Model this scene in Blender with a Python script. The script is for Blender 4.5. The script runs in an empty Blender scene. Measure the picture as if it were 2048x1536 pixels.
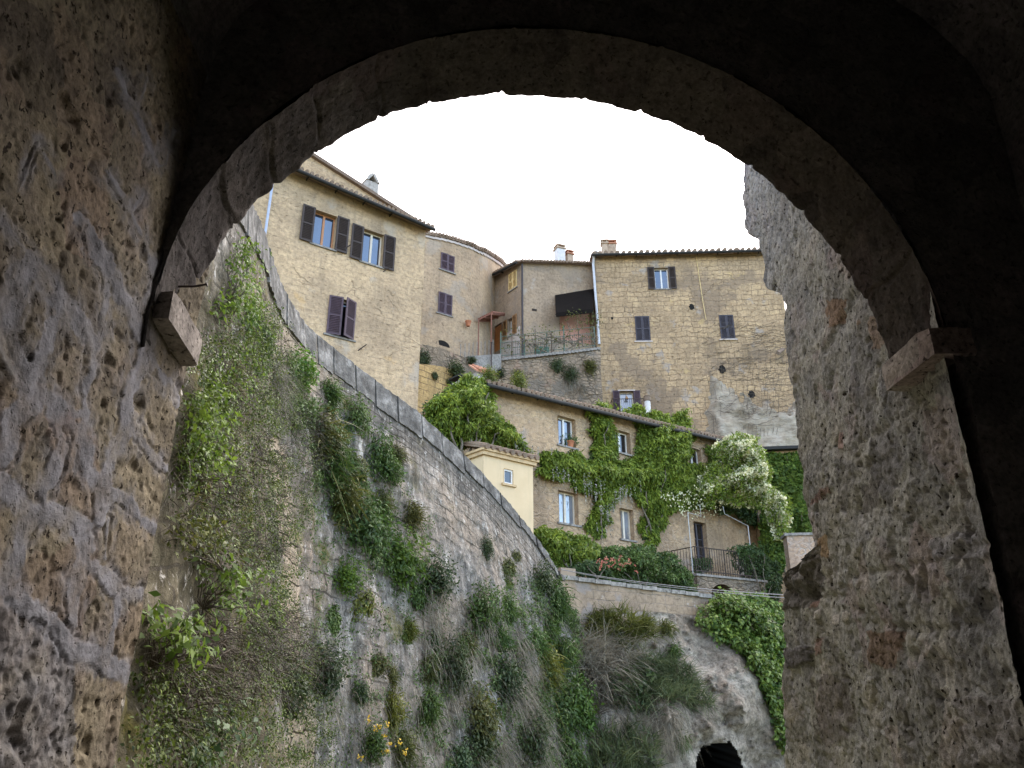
import bpy, math, random
import numpy as np
from mathutils import Vector, Matrix
R = math.radians
S = bpy.context.scene
COL = S.collection

# ------------------------------------------------------------------ camera, sky, sun, exposure
FPX = 1540.0            # focal length in pixels of the 2048 px wide photograph
PITCH = R(21.5)
CAM = np.array([0.0, 0.0, 1.6])
cd = bpy.data.cameras.new("camera"); cam = bpy.data.objects.new("camera", cd); COL.objects.link(cam)
cam.location = CAM; cam.rotation_euler = (R(90) + PITCH, 0, 0)
cd.sensor_width = 36.0; cd.lens = 36.0 * FPX / 2048.0; cd.clip_end = 2000; cd.clip_start = 0.05
S.camera = cam

SUN_EL, SUN_AZ = R(52), R(30)      # high sun behind thin cloud, beyond the houses
w = bpy.data.worlds.new("World"); S.world = w; w.use_nodes = True
wt = w.node_tree; wt.nodes.clear()
def wn(t, **k):
    n = wt.nodes.new(t)
    for a, b in k.items(): setattr(n, a, b)
    return n
sky = wn("ShaderNodeTexSky", sky_type='NISHITA', sun_disc=False, sun_elevation=SUN_EL, sun_rotation=SUN_AZ)
sky.air_density = 1.0; sky.dust_density = 1.0; sky.ozone_density = 1.0
tc = wn("ShaderNodeTexCoord")
bw = wn("ShaderNodeRGBToBW"); wt.links.new(sky.outputs[0], bw.inputs[0])
cl = wn("ShaderNodeMix", data_type='RGBA', blend_type='MULTIPLY'); cl.inputs[0].default_value = 1
wt.links.new(bw.outputs[0], cl.inputs[6]); cl.inputs[7].default_value = (1.06, 0.975, 0.985, 1)
# a gap of blue sky low in the part of the sky opposite the houses, cloud everywhere else
sp = wn("ShaderNodeSeparateXYZ"); wt.links.new(tc.outputs['Generated'], sp.inputs[0])
m1 = wn("ShaderNodeMapRange"); m1.inputs[1].default_value = 0.4; m1.inputs[2].default_value = 0.1
wt.links.new(sp.outputs[1], m1.inputs[0])
nz = wn("ShaderNodeTexNoise"); nz.inputs['Scale'].default_value = 2.2; nz.inputs['Detail'].default_value = 5
wt.links.new(tc.outputs['Generated'], nz.inputs['Vector'])
m2 = wn("ShaderNodeMapRange"); m2.inputs[1].default_value = 0.36; m2.inputs[2].default_value = 0.5
wt.links.new(nz.outputs[0], m2.inputs[0])
m3 = wn("ShaderNodeMapRange"); m3.inputs[1].default_value = 0.72; m3.inputs[2].default_value = 0.55; wt.links.new(sp.outputs[2], m3.inputs[0])
m4 = wn("ShaderNodeMath", operation='MULTIPLY'); wt.links.new(m1.outputs[0], m4.inputs[0]); wt.links.new(m3.outputs[0], m4.inputs[1])
mm = wn("ShaderNodeMath", operation='MULTIPLY'); wt.links.new(m4.outputs[0], mm.inputs[0]); wt.links.new(m2.outputs[0], mm.inputs[1])
mx = wn("ShaderNodeMix", data_type='RGBA'); wt.links.new(mm.outputs[0], mx.inputs[0])
wt.links.new(cl.outputs[2], mx.inputs[6]); wt.links.new(sky.outputs[0], mx.inputs[7])
bg = wn("ShaderNodeBackground"); bg.inputs[1].default_value = 0.15; wt.links.new(mx.outputs[2], bg.inputs[0])
wo = wn("ShaderNodeOutputWorld"); wt.links.new(bg.outputs[0], wo.inputs[0])
ld = bpy.data.lights.new("sun", 'SUN'); sun = bpy.data.objects.new("sun", ld); COL.objects.link(sun)
ld.energy = 0.5; ld.angle = R(40); ld.color = (1.0, 0.95, 0.86)
sd = Vector((math.sin(SUN_AZ) * math.cos(SUN_EL), math.cos(SUN_AZ) * math.cos(SUN_EL), math.sin(SUN_EL)))
sun.rotation_euler = sd.to_track_quat('Z', 'Y').to_euler(); sun.location = (0, 30, 60)
S.view_settings.view_transform = 'Standard'; S.view_settings.look = 'None'
S.view_settings.gamma = 1; S.view_settings.use_curve_mapping = False
S.view_settings.exposure = 2.7
S.render.engine = 'CYCLES'; S.cycles.max_bounces = 6; S.cycles.diffuse_bounces = 4
S.cycles.use_denoising = True

# ------------------------------------------------------------------ maths helpers
rng = np.random.default_rng(7); random.seed(7)
cp, sp_ = math.cos(PITCH), math.sin(PITCH)
def ray(px, py):
    x = (np.asarray(px, float) - 1024) / FPX; y = (768 - np.asarray(py, float)) / FPX
    return np.stack([x, cp - y * sp_, sp_ + y * cp], -1)
def at(px, py, Y):
    d = ray(px, py); return CAM + d * (np.asarray(Y) / d[..., 1])[..., None]
def proj(P):
    q = np.asarray(P, float) - CAM
    f = q[..., 1] * cp + q[..., 2] * sp_; u = -q[..., 1] * sp_ + q[..., 2] * cp
    return 1024 + FPX * q[..., 0] / f, 768 - FPX * u / f
_pt = np.random.default_rng(3).permutation(512); _pt = np.concatenate([_pt, _pt, _pt])
_gr = np.random.default_rng(4).normal(size=(512, 3)); _gr /= np.linalg.norm(_gr, axis=1)[:, None]
def perlin(P):
    P = np.asarray(P, float); i = np.floor(P).astype(int); f = P - i; i &= 511
    s = f * f * f * (f * (f * 6 - 15) + 10); out = 0
    for a in (0, 1):
        for b in (0, 1):
            for c in (0, 1):
                h = _pt[_pt[_pt[i[..., 0] + a] + i[..., 1] + b & 1023] + i[..., 2] + c & 1023] & 511
                g = (_gr[h] * (f - np.array([a, b, c]))).sum(-1)
                out = out + g * np.abs(1 - a - s[..., 0]) * np.abs(1 - b - s[..., 1]) * np.abs(1 - c - s[..., 2])
    return out
def fbm(P, scale=1.0, oct=4, gain=.5):
    P = np.asarray(P, float) * scale; t = 0; a = 1.0
    for k in range(oct):
        t = t + a * perlin(P + k * 17.3); P = P * 2.03; a *= gain
    return t
def sstep(a, b, x):
    t = np.clip((x - a) / (b - a), 0, 1); return t * t * (3 - 2 * t)
def inpoly(px, py, poly):
    poly = np.asarray(poly, float); c = np.zeros(np.shape(px), bool); j = len(poly) - 1
    for i in range(len(poly)):
        xi, yi = poly[i]; xj, yj = poly[j]
        c ^= ((yi > py) != (yj > py)) & (px < (xj - xi) * (py - yi) / (yj - yi + 1e-9) + xi); j = i
    return c
def segdist(px, py, pts):
    d = np.full(np.shape(px), 1e9)
    for (ax, ay), (bx, by) in zip(pts[:-1], pts[1:]):
        vx, vy = bx - ax, by - ay; t = np.clip(((px - ax) * vx + (py - ay) * vy) / (vx * vx + vy * vy + 1e-9), 0, 1)
        d = np.minimum(d, np.hypot(px - ax - t * vx, py - ay - t * vy))
    return d

# ------------------------------------------------------------------ object helpers
ORG = {}
def tag(o, label=None, cat=None, group=None, kind=None):
    for k, v in (('label', label), ('category', cat), ('group', group), ('kind', kind)):
        if v: o[k] = v
    return o
def empty(name, loc, label, cat, group=None):
    o = bpy.data.objects.new(name, None); COL.objects.link(o); o.location = Vector(loc); o.empty_display_size = .2
    ORG[o.name] = np.array(loc, float); return tag(o, label, cat, group)
def mesh_obj(name, V, Fc, mat, parent=None, uv=None, smooth=False, attrs=None, origin=None, mats=None, midx=None):
    """one mesh object from world-space vertices"""
    V = np.asarray(V, float)
    if parent is not None: o_ = ORG[parent.name]
    elif origin is not None: o_ = np.asarray(origin, float)
    else: o_ = np.array([V[:, 0].mean(), V[:, 1].mean(), V[:, 2].min()])
    me = bpy.data.meshes.new(name)
    if isinstance(Fc, np.ndarray):
        n = Fc.shape[1]; me.vertices.add(len(V)); me.vertices.foreach_set('co', (V - o_).astype(np.float32).ravel())
        me.loops.add(Fc.size); me.loops.foreach_set('vertex_index', Fc.astype(np.int32).ravel())
        me.polygons.add(len(Fc)); me.polygons.foreach_set('loop_start', np.arange(0, Fc.size, n, dtype=np.int32))
        me.update(calc_edges=True)
    else:
        me.from_pydata([tuple(v) for v in (V - o_)], [], Fc)
    if uv is not None:
        lay = me.uv_layers.new(name='UVMap'); li = np.empty(len(me.loops), np.int32); me.loops.foreach_get('vertex_index', li)
        lay.data.foreach_set('uv', np.asarray(uv, np.float32)[li].ravel())
    for k, a in (attrs or {}).items():
        a = np.asarray(a, np.float32)
        if a.ndim == 1:
            at_ = me.attributes.new(k, 'FLOAT', 'POINT'); at_.data.foreach_set('value', a)
        else:
            at_ = me.attributes.new(k, 'FLOAT_COLOR', 'POINT'); at_.data.foreach_set('color', a.ravel())
    for m in (mats or [mat]): me.materials.append(m)
    if midx is not None: me.polygons.foreach_set('material_index', np.asarray(midx, np.int32))
    if smooth: me.polygons.foreach_set('use_smooth', np.ones(len(me.polygons), bool))
    me.update()
    o = bpy.data.objects.new(name, me); COL.objects.link(o)
    ORG[o.name] = o_
    if parent is not None: o.parent = parent
    else: o.location = Vector(o_)
    return o
class MB:
    def __init__(s): s.v = []; s.f = []
    def add(s, V, Fc):
        b = len(s.v); s.v += [tuple(map(float, p)) for p in V]; s.f += [tuple(int(i) + b for i in f) for f in Fc]; return s
    def hexa(s, P):   # 8 points: bottom ring 4, top ring 4
        return s.add(P, [(3, 2, 1, 0), (4, 5, 6, 7), (0, 1, 5, 4), (1, 2, 6, 5), (2, 3, 7, 6), (3, 0, 4, 7)])
    def box(s, x0, x1, y0, y1, z0, z1):
        return s.hexa([(x0, y0, z0), (x1, y0, z0), (x1, y1, z0), (x0, y1, z0), (x0, y0, z1), (x1, y0, z1), (x1, y1, z1), (x0, y1, z1)])
    def pbox(s, P, u0, u1, z0, z1, o0, o1):   # box in a path's frame; o = metres out of the facade
        W = lambda u, z, o: P.world(u, z, o)
        return s.hexa([W(u0, z0, o1), W(u1, z0, o1), W(u1, z0, o0), W(u0, z0, o0), W(u0, z1, o1), W(u1, z1, o1), W(u1, z1, o0), W(u0, z1, o0)])
    def tube(s, pts, r, n=6, cap=True, r1=None):
        pts = [np.asarray(p, float) for p in pts]; m = len(pts); V = []; Fc = []
        for i, p in enumerate(pts):
            t = pts[min(i + 1, m - 1)] - pts[max(i - 1, 0)]; t = t / (np.linalg.norm(t) + 1e-9)
            a = np.cross(t, (0, 0, 1) if abs(t[2]) < .9 else (1, 0, 0)); a /= np.linalg.norm(a); b = np.cross(t, a)
            rr = r if r1 is None else r + (r1 - r) * i / (m - 1)
            for k in range(n):
                c = 2 * math.pi * k / n; V.append(p + rr * (a * math.cos(c) + b * math.sin(c)))
        for i in range(m - 1):
            for k in range(n): Fc.append((i * n + k, i * n + (k + 1) % n, (i + 1) * n + (k + 1) % n, (i + 1) * n + k))
        if cap: Fc.append(tuple(range(n - 1, -1, -1))); Fc.append(tuple((m - 1) * n + k for k in range(n)))
        return s.add(V, Fc)
    def lathe(s, c, prof, n=12):   # prof: (radius, z)
        V = []; Fc = []
        for r, z in prof:
            for k in range(n): V.append((c[0] + r * math.cos(2 * math.pi * k / n), c[1] + r * math.sin(2 * math.pi * k / n), c[2] + z))
        for i in range(len(prof) - 1):
            for k in range(n): Fc.append((i * n + k, i * n + (k + 1) % n, (i + 1) * n + (k + 1) % n, (i + 1) * n + k))
        Fc.append(tuple(range(n - 1, -1, -1))); Fc.append(tuple((len(prof) - 1) * n + k for k in range(n)))
        return s.add(V, Fc)
    def build(s, name, mat, parent=None, **k): return mesh_obj(name, np.array(s.v), s.f, mat, parent, **k)
def grid_faces(nu, nv):   # vertex index = iv*nu+iu
    iu, iv = np.meshgrid(np.arange(nu - 1), np.arange(nv - 1)); a = (iv * nu + iu).ravel()
    return np.stack([a, a + 1, a + nu + 1, a + nu], 1)
class Path:
    """a vertical sheet standing on a plan polyline; u metres along it, off metres towards the viewer"""
    def __init__(s, pts):
        s.p = np.array(pts, float); d = np.diff(s.p, axis=0); L = np.hypot(d[:, 0], d[:, 1])
        s.c = np.r_[0, np.cumsum(L)]; s.t = d / L[:, None]
    def xy(s, u):
        k = int(np.clip(np.searchsorted(s.c, u) - 1, 0, len(s.t) - 1)); return s.p[k] + s.t[k] * (u - s.c[k]), s.t[k]
    def world(s, u, z, off=0.0):
        q, t = s.xy(u); return np.array([q[0] + t[1] * off, q[1] - t[0] * off, z])
    def hit(s, px, py):
        d = ray(px, py); r = d[0] / d[1]; best = None
        for k in range(len(s.t)):
            den = s.t[k, 0] - r * s.t[k, 1]
            a = -(s.p[k, 0] - r * s.p[k, 1]) / den; L = s.c[k + 1] - s.c[k]
            lo = -1e9 if k == 0 else 0; hi = 1e9 if k == len(s.t) - 1 else L
            if lo - 1e-6 <= a <= hi + 1e-6:
                Y = s.p[k, 1] + s.t[k, 1] * a
                if Y > 0 and (best is None or Y < best[2]): best = (s.c[k] + a, CAM[2] + d[2] / d[1] * Y, Y)
        return best[0], best[1]
    def rect(s, x0, y0, x1, y1):
        a = s.hit(x0, y0); b = s.hit(x1, y1); return a[0], b[0], b[1], a[1]    # u0,u1,z0,z1

# ------------------------------------------------------------------ materials
class NM:
    def __init__(s, name, rough=.9, spec=.2):
        s.m = bpy.data.materials.new(name); s.m.use_nodes = True; s.t = s.m.node_tree
        s.b = s.t.nodes['Principled BSDF']; s.b.inputs['Roughness'].default_value = rough
        s.b.inputs['Specular IOR Level'].default_value = spec
        s.tc = s.t.nodes.new('ShaderNodeTexCoord')
    def put(s, sock, v):
        if isinstance(v, bpy.types.NodeSocket): s.t.links.new(v, sock)
        elif isinstance(v, (tuple, list)) and len(v) == 3 and sock.type == 'RGBA': sock.default_value = (*v, 1)
        else: sock.default_value = v
    def uv(s): return s.tc.outputs['UV']
    def ob(s): return s.tc.outputs['Object']
    def mp(s, vec, scale=(1, 1, 1), loc=(0, 0, 0)):
        n = s.t.nodes.new('ShaderNodeMapping'); s.put(n.inputs[0], vec); n.inputs['Scale'].default_value = scale; n.inputs['Location'].default_value = loc; return n.outputs[0]
    def noise(s, vec, scale, detail=4, rough=.6, dist=0, col=False):
        n = s.t.nodes.new('ShaderNodeTexNoise'); s.put(n.inputs['Vector'], vec); n.inputs['Scale'].default_value = scale
        n.inputs['Detail'].default_value = detail; n.inputs['Roughness'].default_value = rough; n.inputs['Distortion'].default_value = dist
        return n.outputs[1 if col else 0]
    def voro(s, vec, scale, feature='F1', out=0, rnd=1.0):
        n = s.t.nodes.new('ShaderNodeTexVoronoi'); n.feature = feature; s.put(n.inputs['Vector'], vec); n.inputs['Scale'].default_value = scale
        n.inputs['Randomness'].default_value = rnd; return n.outputs[out]
    def ramp(s, f, stops, interp='LINEAR'):
        n = s.t.nodes.new('ShaderNodeValToRGB'); s.put(n.inputs[0], f); e = n.color_ramp; e.interpolation = interp
        while len(e.elements) < len(stops): e.elements.new(.5)
        for q, (p, c) in zip(e.elements, stops):
            q.position = p; q.color = (c, c, c, 1) if isinstance(c, (int, float)) else (*c, 1)
        return n.outputs[0]
    def mix(s, f, a, b, mode='MIX'):
        n = s.t.nodes.new('ShaderNodeMix'); n.data_type = 'RGBA'; n.blend_type = mode
        s.put(n.inputs[0], f); s.put(n.inputs[6], a); s.put(n.inputs[7], b); return n.outputs[2]
    def mth(s, op, a, b=0.0):
        n = s.t.nodes.new('ShaderNodeMath'); n.operation = op; s.put(n.inputs[0], a); s.put(n.inputs[1], b); return n.outputs[0]
    def vadd(s, a, b, k):   # a + (b-.5)*k
        n = s.t.nodes.new('ShaderNodeVectorMath'); n.operation = 'MULTIPLY_ADD'; s.put(n.inputs[0], b); n.inputs[1].default_value = (k, k, k); s.put(n.inputs[2], a)
        o = s.t.nodes.new('ShaderNodeVectorMath'); o.operation = 'SUBTRACT'; s.put(o.inputs[0], n.outputs[0]); o.inputs[1].default_value = (k / 2,) * 3; return o.outputs[0]
    def attr(s, name, out=2):
        n = s.t.nodes.new('ShaderNodeAttribute'); n.attribute_name = name; return n.outputs[out]
    def sep(s, vec, i):
        n = s.t.nodes.new('ShaderNodeSeparateXYZ'); s.put(n.inputs[0], vec); return n.outputs[i]
    def color(s, c): s.put(s.b.inputs['Base Color'], c); return s
    def bump(s, h, dist=.02, strength=1.0):
        n = s.t.nodes.new('ShaderNodeBump'); s.put(n.inputs['Height'], h); n.inputs['Distance'].default_value = dist; n.inputs['Strength'].default_value = strength
        s.t.links.new(n.outputs[0], s.b.inputs['Normal']); return s
def plain(name, c, rough=.7, spec=.3, var=.25, scale=6.0):
    q = NM(name, rough, spec); f = q.noise(q.ob(), scale, 5, .65)
    k = q.ramp(f, [(.3, tuple(x * (1 - var) for x in c)), (.7, tuple(min(1, x * (1 + var)) for x in c))])
    return q.color(k).m
def masonry(name, c1, c2, cm, bw=.45, bh=.22, mortar=.012, warp=.08, dark=.6, patches=(), crack=.5, bump=.03, rubble=False, blur=1.0, streak=.4, courses=1.0):
    q = NM(name, .95, .1); uv = q.uv(); nc = q.noise(uv, 1.3, 3, .5, col=True); v = q.vadd(uv, nc, warp * 2); v = q.vadd(v, q.noise(uv, 6, 2, .5, col=True), warp * .5)
    if rubble:
        sc = q.mp(v, (1 / bw, 1 / bh, 1)); e = q.voro(sc, 1.0, 'DISTANCE_TO_EDGE', 0, .9)
        fac = q.ramp(e, [(0.0, 1.0), (mortar * 3, 0.0)]); cellc = q.sep(q.voro(sc, 1.0, 'F1', 1, .9), 0)
        base = q.mix(cellc, c1, c2)
    else:
        n = q.t.nodes.new('ShaderNodeTexBrick'); q.put(n.inputs['Vector'], v); n.inputs['Scale'].default_value = 1
        n.inputs['Brick Width'].default_value = bw; n.inputs['Row Height'].default_value = bh; n.inputs['Mortar Size'].default_value = mortar
        n.inputs['Mortar Smooth'].default_value = .4; n.squash = .75; n.squash_frequency = 3; n.offset = .43
        q.put(n.inputs['Color1'], c1); q.put(n.inputs['Color2'], c2); q.put(n.inputs['Mortar'], c2)
        base, fac = n.outputs[0], n.outputs[1]
    vis = q.ramp(q.noise(uv, .9, 4, .6), [(.38, 0.15 * courses), (.62, courses)])       # courses show in places only
    fac = q.mth('MULTIPLY', fac, vis)
    base = q.mix(q.mth('MULTIPLY', vis, .9), q.mix(.5, c1, c2), base)
    base = q.mix(fac, base, cm)
    big = q.noise(uv, .45, 5, .62); base = q.mix(1.0, base, q.ramp(big, [(.3, (.60, .60, .62)), (.5, (.97, .96, .95)), (.7, (1.2, 1.18, 1.12))]), 'MULTIPLY')
    fine = q.noise(uv, 7, 7, .75); base = q.mix(1.0, base, q.ramp(fine, [(.3, .55), (.5, 1.0), (.7, 1.25)]), 'MULTIPLY')
    med = q.noise(uv, 2.6, 5, .65); base = q.mix(q.ramp(med, [(.52, 0), (.72, .55)]), base, tuple(x * .62 for x in c2))
    for k, (pc, sc_, th, am) in enumerate(patches):
        pm = q.noise(q.mp(uv, loc=(7.3 * k + 3, 2.1 * k, k)), sc_, 6, .6); base = q.mix(q.ramp(pm, [(th, 0), (th + .05, am)]), base, pc)
    if streak:
        st = q.noise(q.mp(uv, (2.2, .22, 1)), 1.0, 5, .7); base = q.mix(q.ramp(st, [(.52, 0), (.75, streak)]), base, tuple(x * .45 for x in cm))
    pit = q.noise(uv, 5.5, 6, .75, .3); pm_ = q.ramp(pit, [(.64, 0), (.70, dark)]); base = q.mix(pm_, base, tuple(x * .22 for x in c2))
    hp = q.ramp(q.noise(q.mp(uv, (1.0, 3.4, 1), (3, 1, 0)), 3.2, 6, .72, .2), [(.61, 0), (.665, dark * .9)]); hp = q.mth('MULTIPLY', hp, q.ramp(q.noise(uv, .6, 3), [(.38, .15), (.6, 1)])); base = q.mix(hp, base, tuple(x * .2 for x in c2)); pm_ = q.mth('MAXIMUM', pm_, hp)
    h = q.mth('SUBTRACT', q.mth('MULTIPLY', fine, .7), q.mth('MULTIPLY', fac, .8)); h = q.mth('SUBTRACT', h, q.mth('MULTIPLY', pm_, 1.2)); h = q.mth('ADD', h, q.mth('MULTIPLY', med, .8))
    if crack:
        ce = q.voro(q.vadd(uv, q.noise(uv, 2, 4, .6, col=True), .45), .45, 'DISTANCE_TO_EDGE'); cmask = q.ramp(ce, [(0.0, crack * .6), (.012, 0.0)])
        cmask = q.mth('MULTIPLY', cmask, q.ramp(q.noise(uv, .8, 3), [(.48, 0), (.6, 1)])); base = q.mix(cmask, base, tuple(x * .25 for x in c2)); h = q.mth('SUBTRACT', h, cmask)
    base = q.mix(1.0, base, (1.0, .935, .905), 'MULTIPLY'); q.color(base); q.bump(h, bump, .9); return q.m
def leafmat(name, c0, c1, transl=.35, tint=False, rough=.55):
    q = NM(name, rough, .35); g = q.t.nodes.new('ShaderNodeNewGeometry')
    ri = g.outputs['Random Per Island']; col = q.mix(ri, c0, c1)
    lo = q.noise(q.ob(), 1.7, 3, .6); col = q.mix(1.0, col, q.ramp(lo, [(.32, (.62, .66, .6)), (.68, (1.3, 1.25, 1.1))]), 'MULTIPLY')
    if tint:
        oi = q.t.nodes.new('ShaderNodeObjectInfo'); col = q.mix(1.0, col, oi.outputs['Color'], 'MULTIPLY')
    q.color(col); tr = q.t.nodes.new('ShaderNodeBsdfTranslucent'); q.put(tr.inputs[0], col)
    ms = q.t.nodes.new('ShaderNodeMixShader'); ms.inputs[0].default_value = transl
    q.t.links.new(q.b.outputs[0], ms.inputs[1]); q.t.links.new(tr.outputs[0], ms.inputs[2])
    q.t.links.new(ms.outputs[0], q.t.nodes['Material Output'].inputs[0]); return q.m

TAN, TAN2, GREYM = (.47, .36, .20), (.40, .30, .175), (.30, .26, .20)
M = {}
M['wall_a'] = masonry('tan_plastered_stone', (.52, .415, .275), (.455, .36, .235), (.40, .35, .27), .55, .26, .010, .1, .8,
                      [((.42, .39, .33), .5, .60, .55), ((.52, .36, .16), .8, .66, .5)], .8, .04, courses=.45)
M['wall_b'] = masonry('weathered_tan_stone', (.46, .365, .25), (.38, .305, .21), (.28, .245, .2), .5, .25, .010, .12, .75,
                      [((.34, .31, .26), .6, .56, .6)], .6, .03, courses=.5)
M['wall_e'] = masonry('grey_tan_stone', (.36, .30, .225), (.33, .265, .19), (.28, .25, .2), .5, .25, .008, .1, .5,
                      [((.40, .38, .34), .9, .60, .6), ((.26, .23, .19), .5, .55, .5)], .5, .03, courses=.4)
M['wall_d'] = masonry('squared_tufa_courses', (.52, .405, .25), (.37, .285, .185), (.15, .125, .095), .60, .33, .018, .2, .9,
                      [((.36, .34, .31), .75, .60, .7), ((.245, .195, .14), .38, .54, .75), ((.56, .43, .2), 1.0, .64, .5), ((.22, .18, .14), 1.6, .62, .5)], .6, .07, courses=.7)
M['wall_c'] = masonry('patched_field_stone', (.50, .385, .25), (.36, .28, .19), (.44, .37, .28), .32, .2, .03, .15, .6,
                      [((.36, .33, .29), .7, .60, .6), ((.5, .36, .15), 1.0, .64, .5)], .4, .04, rubble=True, courses=.8)
M['ashlar'] = masonry('yellow_tufa_ashlar', (.50, .37, .17), (.43, .315, .15), (.15, .12, .085), .62, .3, .022, .03, .6,
                      [((.34, .32, .28), .8, .6, .7)], .2, .04, courses=1.0)
M['rubble'] = masonry('grey_rubble_masonry', (.40, .33, .24), (.22, .195, .155), (.10, .088, .07), .38, .2, .05, .2, .8,
                      [((.19, .18, .155), .6, .54, .7), ((.34, .25, .19), .9, .6, .6)], .3, .08, rubble=True, courses=1.0)
M['parapet'] = masonry('parapet_tufa', (.42, .34, .24), (.34, .275, .2), (.30, .27, .23), .55, .27, .014, .06, .6,
                       [((.30, .28, .26), .9, .55, .7), ((.5, .48, .44), 3.0, .63, .6)], .3, .03, courses=.9)
M['pier'] = masonry('pinkish_rubble', (.46, .36, .27), (.40, .30, .22), (.40, .37, .34), .3, .22, .05, .15, .5, [], .2, .03, rubble=True)
q = NM('cream_plaster', .85, .2); f = q.noise(q.ob(), 2, 5, .6)
f2 = q.noise(q.mp(q.ob(), (3, 3, .4)), 1.5, 4, .6)
M['cream'] = q.color(q.mix(q.ramp(f2, [(.55, 0), (.75, .35)]), q.ramp(f, [(.3, (.60, .46, .28)), (.7, (.66, .51, .32))]), (.45, .37, .24))).bump(q.noise(q.ob(), 40, 4), .004).m
M['cornice'] = plain('ochre_cornice', (.50, .36, .20))
M['shut_brown'] = plain('brown_shutter_paint', (.045, .032, .026), .55); M['shut_purple'] = plain('purple_brown_shutter_paint', (.075, .048, .06), .55)
M['shut_dark'] = plain('dark_shutter_paint', (.05, .045, .055), .55); M['shut_yellow'] = plain('yellow_shutter_paint', (.62, .46, .22), .6)
M['shut_wood'] = plain('varnished_wood', (.30, .17, .08), .5); M['door_orange'] = plain('orange_wood', (.36, .15, .05), .55)
M['frame_white'] = plain('white_window_paint', (.70, .69, .66), .45, var=.06); M['frame_wood'] = plain('orange_window_wood', (.42, .2, .09), .5, var=.15)
M['frame_cream'] = plain('cream_window_paint', (.60, .54, .44), .5, var=.1)
def glassmat(name, base, ior):
    q = NM(name, .04, .5); q.b.inputs['IOR'].default_value = ior
    f = q.noise(q.ob(), 1.3, 2); q.color(q.ramp(f, [(.35, tuple(x * .5 for x in base)), (.65, base)])); q.bump(q.noise(q.ob(), 1.8, 1), .004, .5); return q.m
M['glass'] = glassmat('reflecting_window_glass', (.03, .042, .065), 2.2)
M['glass_dark'] = glassmat('dim_window_glass', (.015, .016, .018), 1.7)
M['glass_curtain'] = glassmat('curtained_window_glass', (.26, .29, .33), 2.2)
M['dark_room'] = plain('unlit_room', (.012, .011, .010), .95)  # near-black colour standing in for shade inside openings and the cave
q = NM('terracotta_tile', .85, .15); f = q.noise(q.ob(), 3.5, 5, .7); fb = q.noise(q.ob(), 12, 4, .7)
M['tile'] = q.color(q.mix(q.ramp(fb, [(.5, 0), (.7, .7)]), q.ramp(f, [(.3, (.15, .115, .085)), (.5, (.25, .175, .125)), (.7, (.30, .245, .19))]), (.16, .15, .12))).m
q = NM('bright_terracotta', .8, .2); M['tile_red'] = q.color(q.ramp(q.noise(q.ob(), 6, 4), [(.3, (.34, .15, .09)), (.7, (.42, .22, .14))])).m
M['gutter'] = plain('dark_metal_gutter', (.028, .028, .027), .7, .2); M['pipe_white'] = plain('pale_downpipe', (.50, .51, .54), .4, .5, .1)
M['pipe_blue'] = plain('bluish_downpipe', (.36, .42, .55), .4, .5, .1); M['iron'] = plain('rusty_iron', (.045, .032, .026), .7, .4); M['pipe_dark'] = plain('dark_downpipe', (.05, .04, .04), .5)
M['concrete'] = plain('grey_concrete', (.24, .225, .205), .9, .1, .45, 9); M['green_paint'] = plain('faded_green_iron', (.10, .15, .12), .6)
M['timber'] = plain('weathered_timber', (.16, .12, .09), .85); M['red_timber'] = plain('reddish_timber', (.22, .10, .07), .8)
M['awning'] = plain('dark_awning_cloth', (.009, .007, .006), .9, .1); M['pink'] = plain('pink_plaster', (.50, .27, .21), .9, .1, .12, 2)
M['whitewash'] = plain('pale_limewash', (.50, .44, .40), .9, .1, .2, 2); M['terra'] = plain('terracotta_pot', (.40, .16, .08), .8)
M['bark'] = plain('grey_bark', (.17, .145, .115), .9, .1, .4, 9); M['twig'] = plain('dry_twig', (.12, .10, .08), .9, .1, .5, 3)
M['white_metal'] = plain('white_painted_metal', (.42, .42, .41), .4, .5, .05); M['chim_stone'] = plain('grey_chimney_stone', (.34, .32, .29), .9, .1, .35, 8)
M['chim_white'] = plain('white_chimney_plaster', (.58, .57, .56), .8, .2, .12); M['chim_tan'] = plain('tan_chimney_brick', (.40, .31, .23), .9, .1, .3, 7)
M['lf_wist'] = leafmat('wisteria_leaf', (.08, .14, .02), (.30, .38, .06)); M['lf_ivy'] = leafmat('ivy_leaf', (.045, .10, .02), (.19, .27, .05), .3)
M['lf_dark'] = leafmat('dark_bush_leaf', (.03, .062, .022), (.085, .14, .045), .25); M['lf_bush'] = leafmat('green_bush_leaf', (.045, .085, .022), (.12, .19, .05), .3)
M['lf_caper'] = leafmat('bright_creeper_leaf', (.065, .12, .018), (.18, .265, .04), .4); M['lf_olive'] = leafmat('olive_creeper_leaf', (.07, .085, .02), (.15, .16, .04), .3)
M['lf_tuft'] = leafmat('wall_tuft_leaf', (.55, .6, .5), (1.3, 1.25, 1.1), .3, True); M['straw'] = leafmat('dry_straw', (.19, .17, .145), (.38, .345, .295), .2, False, .8)
M['lf_tangle'] = leafmat('tangled_creeper_leaf', (.018, .036, .008), (.14, .19, .032), .3); M['lf_grass'] = leafmat('grey_green_grass', (.055, .085, .04), (.16, .19, .095), .25); M['petal'] = leafmat('white_rose_petal', (.60, .60, .38), (.80, .78, .62), .3); M['petal_pink'] = leafmat('coral_petal', (.42, .10, .08), (.60, .24, .19), .3)
M['petal_yellow'] = leafmat('yellow_petal', (.75, .45, .04), (.85, .6, .08), .3); M['raceme'] = leafmat('faded_wisteria_raceme', (.24, .23, .22), (.46, .44, .42), .3)

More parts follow.
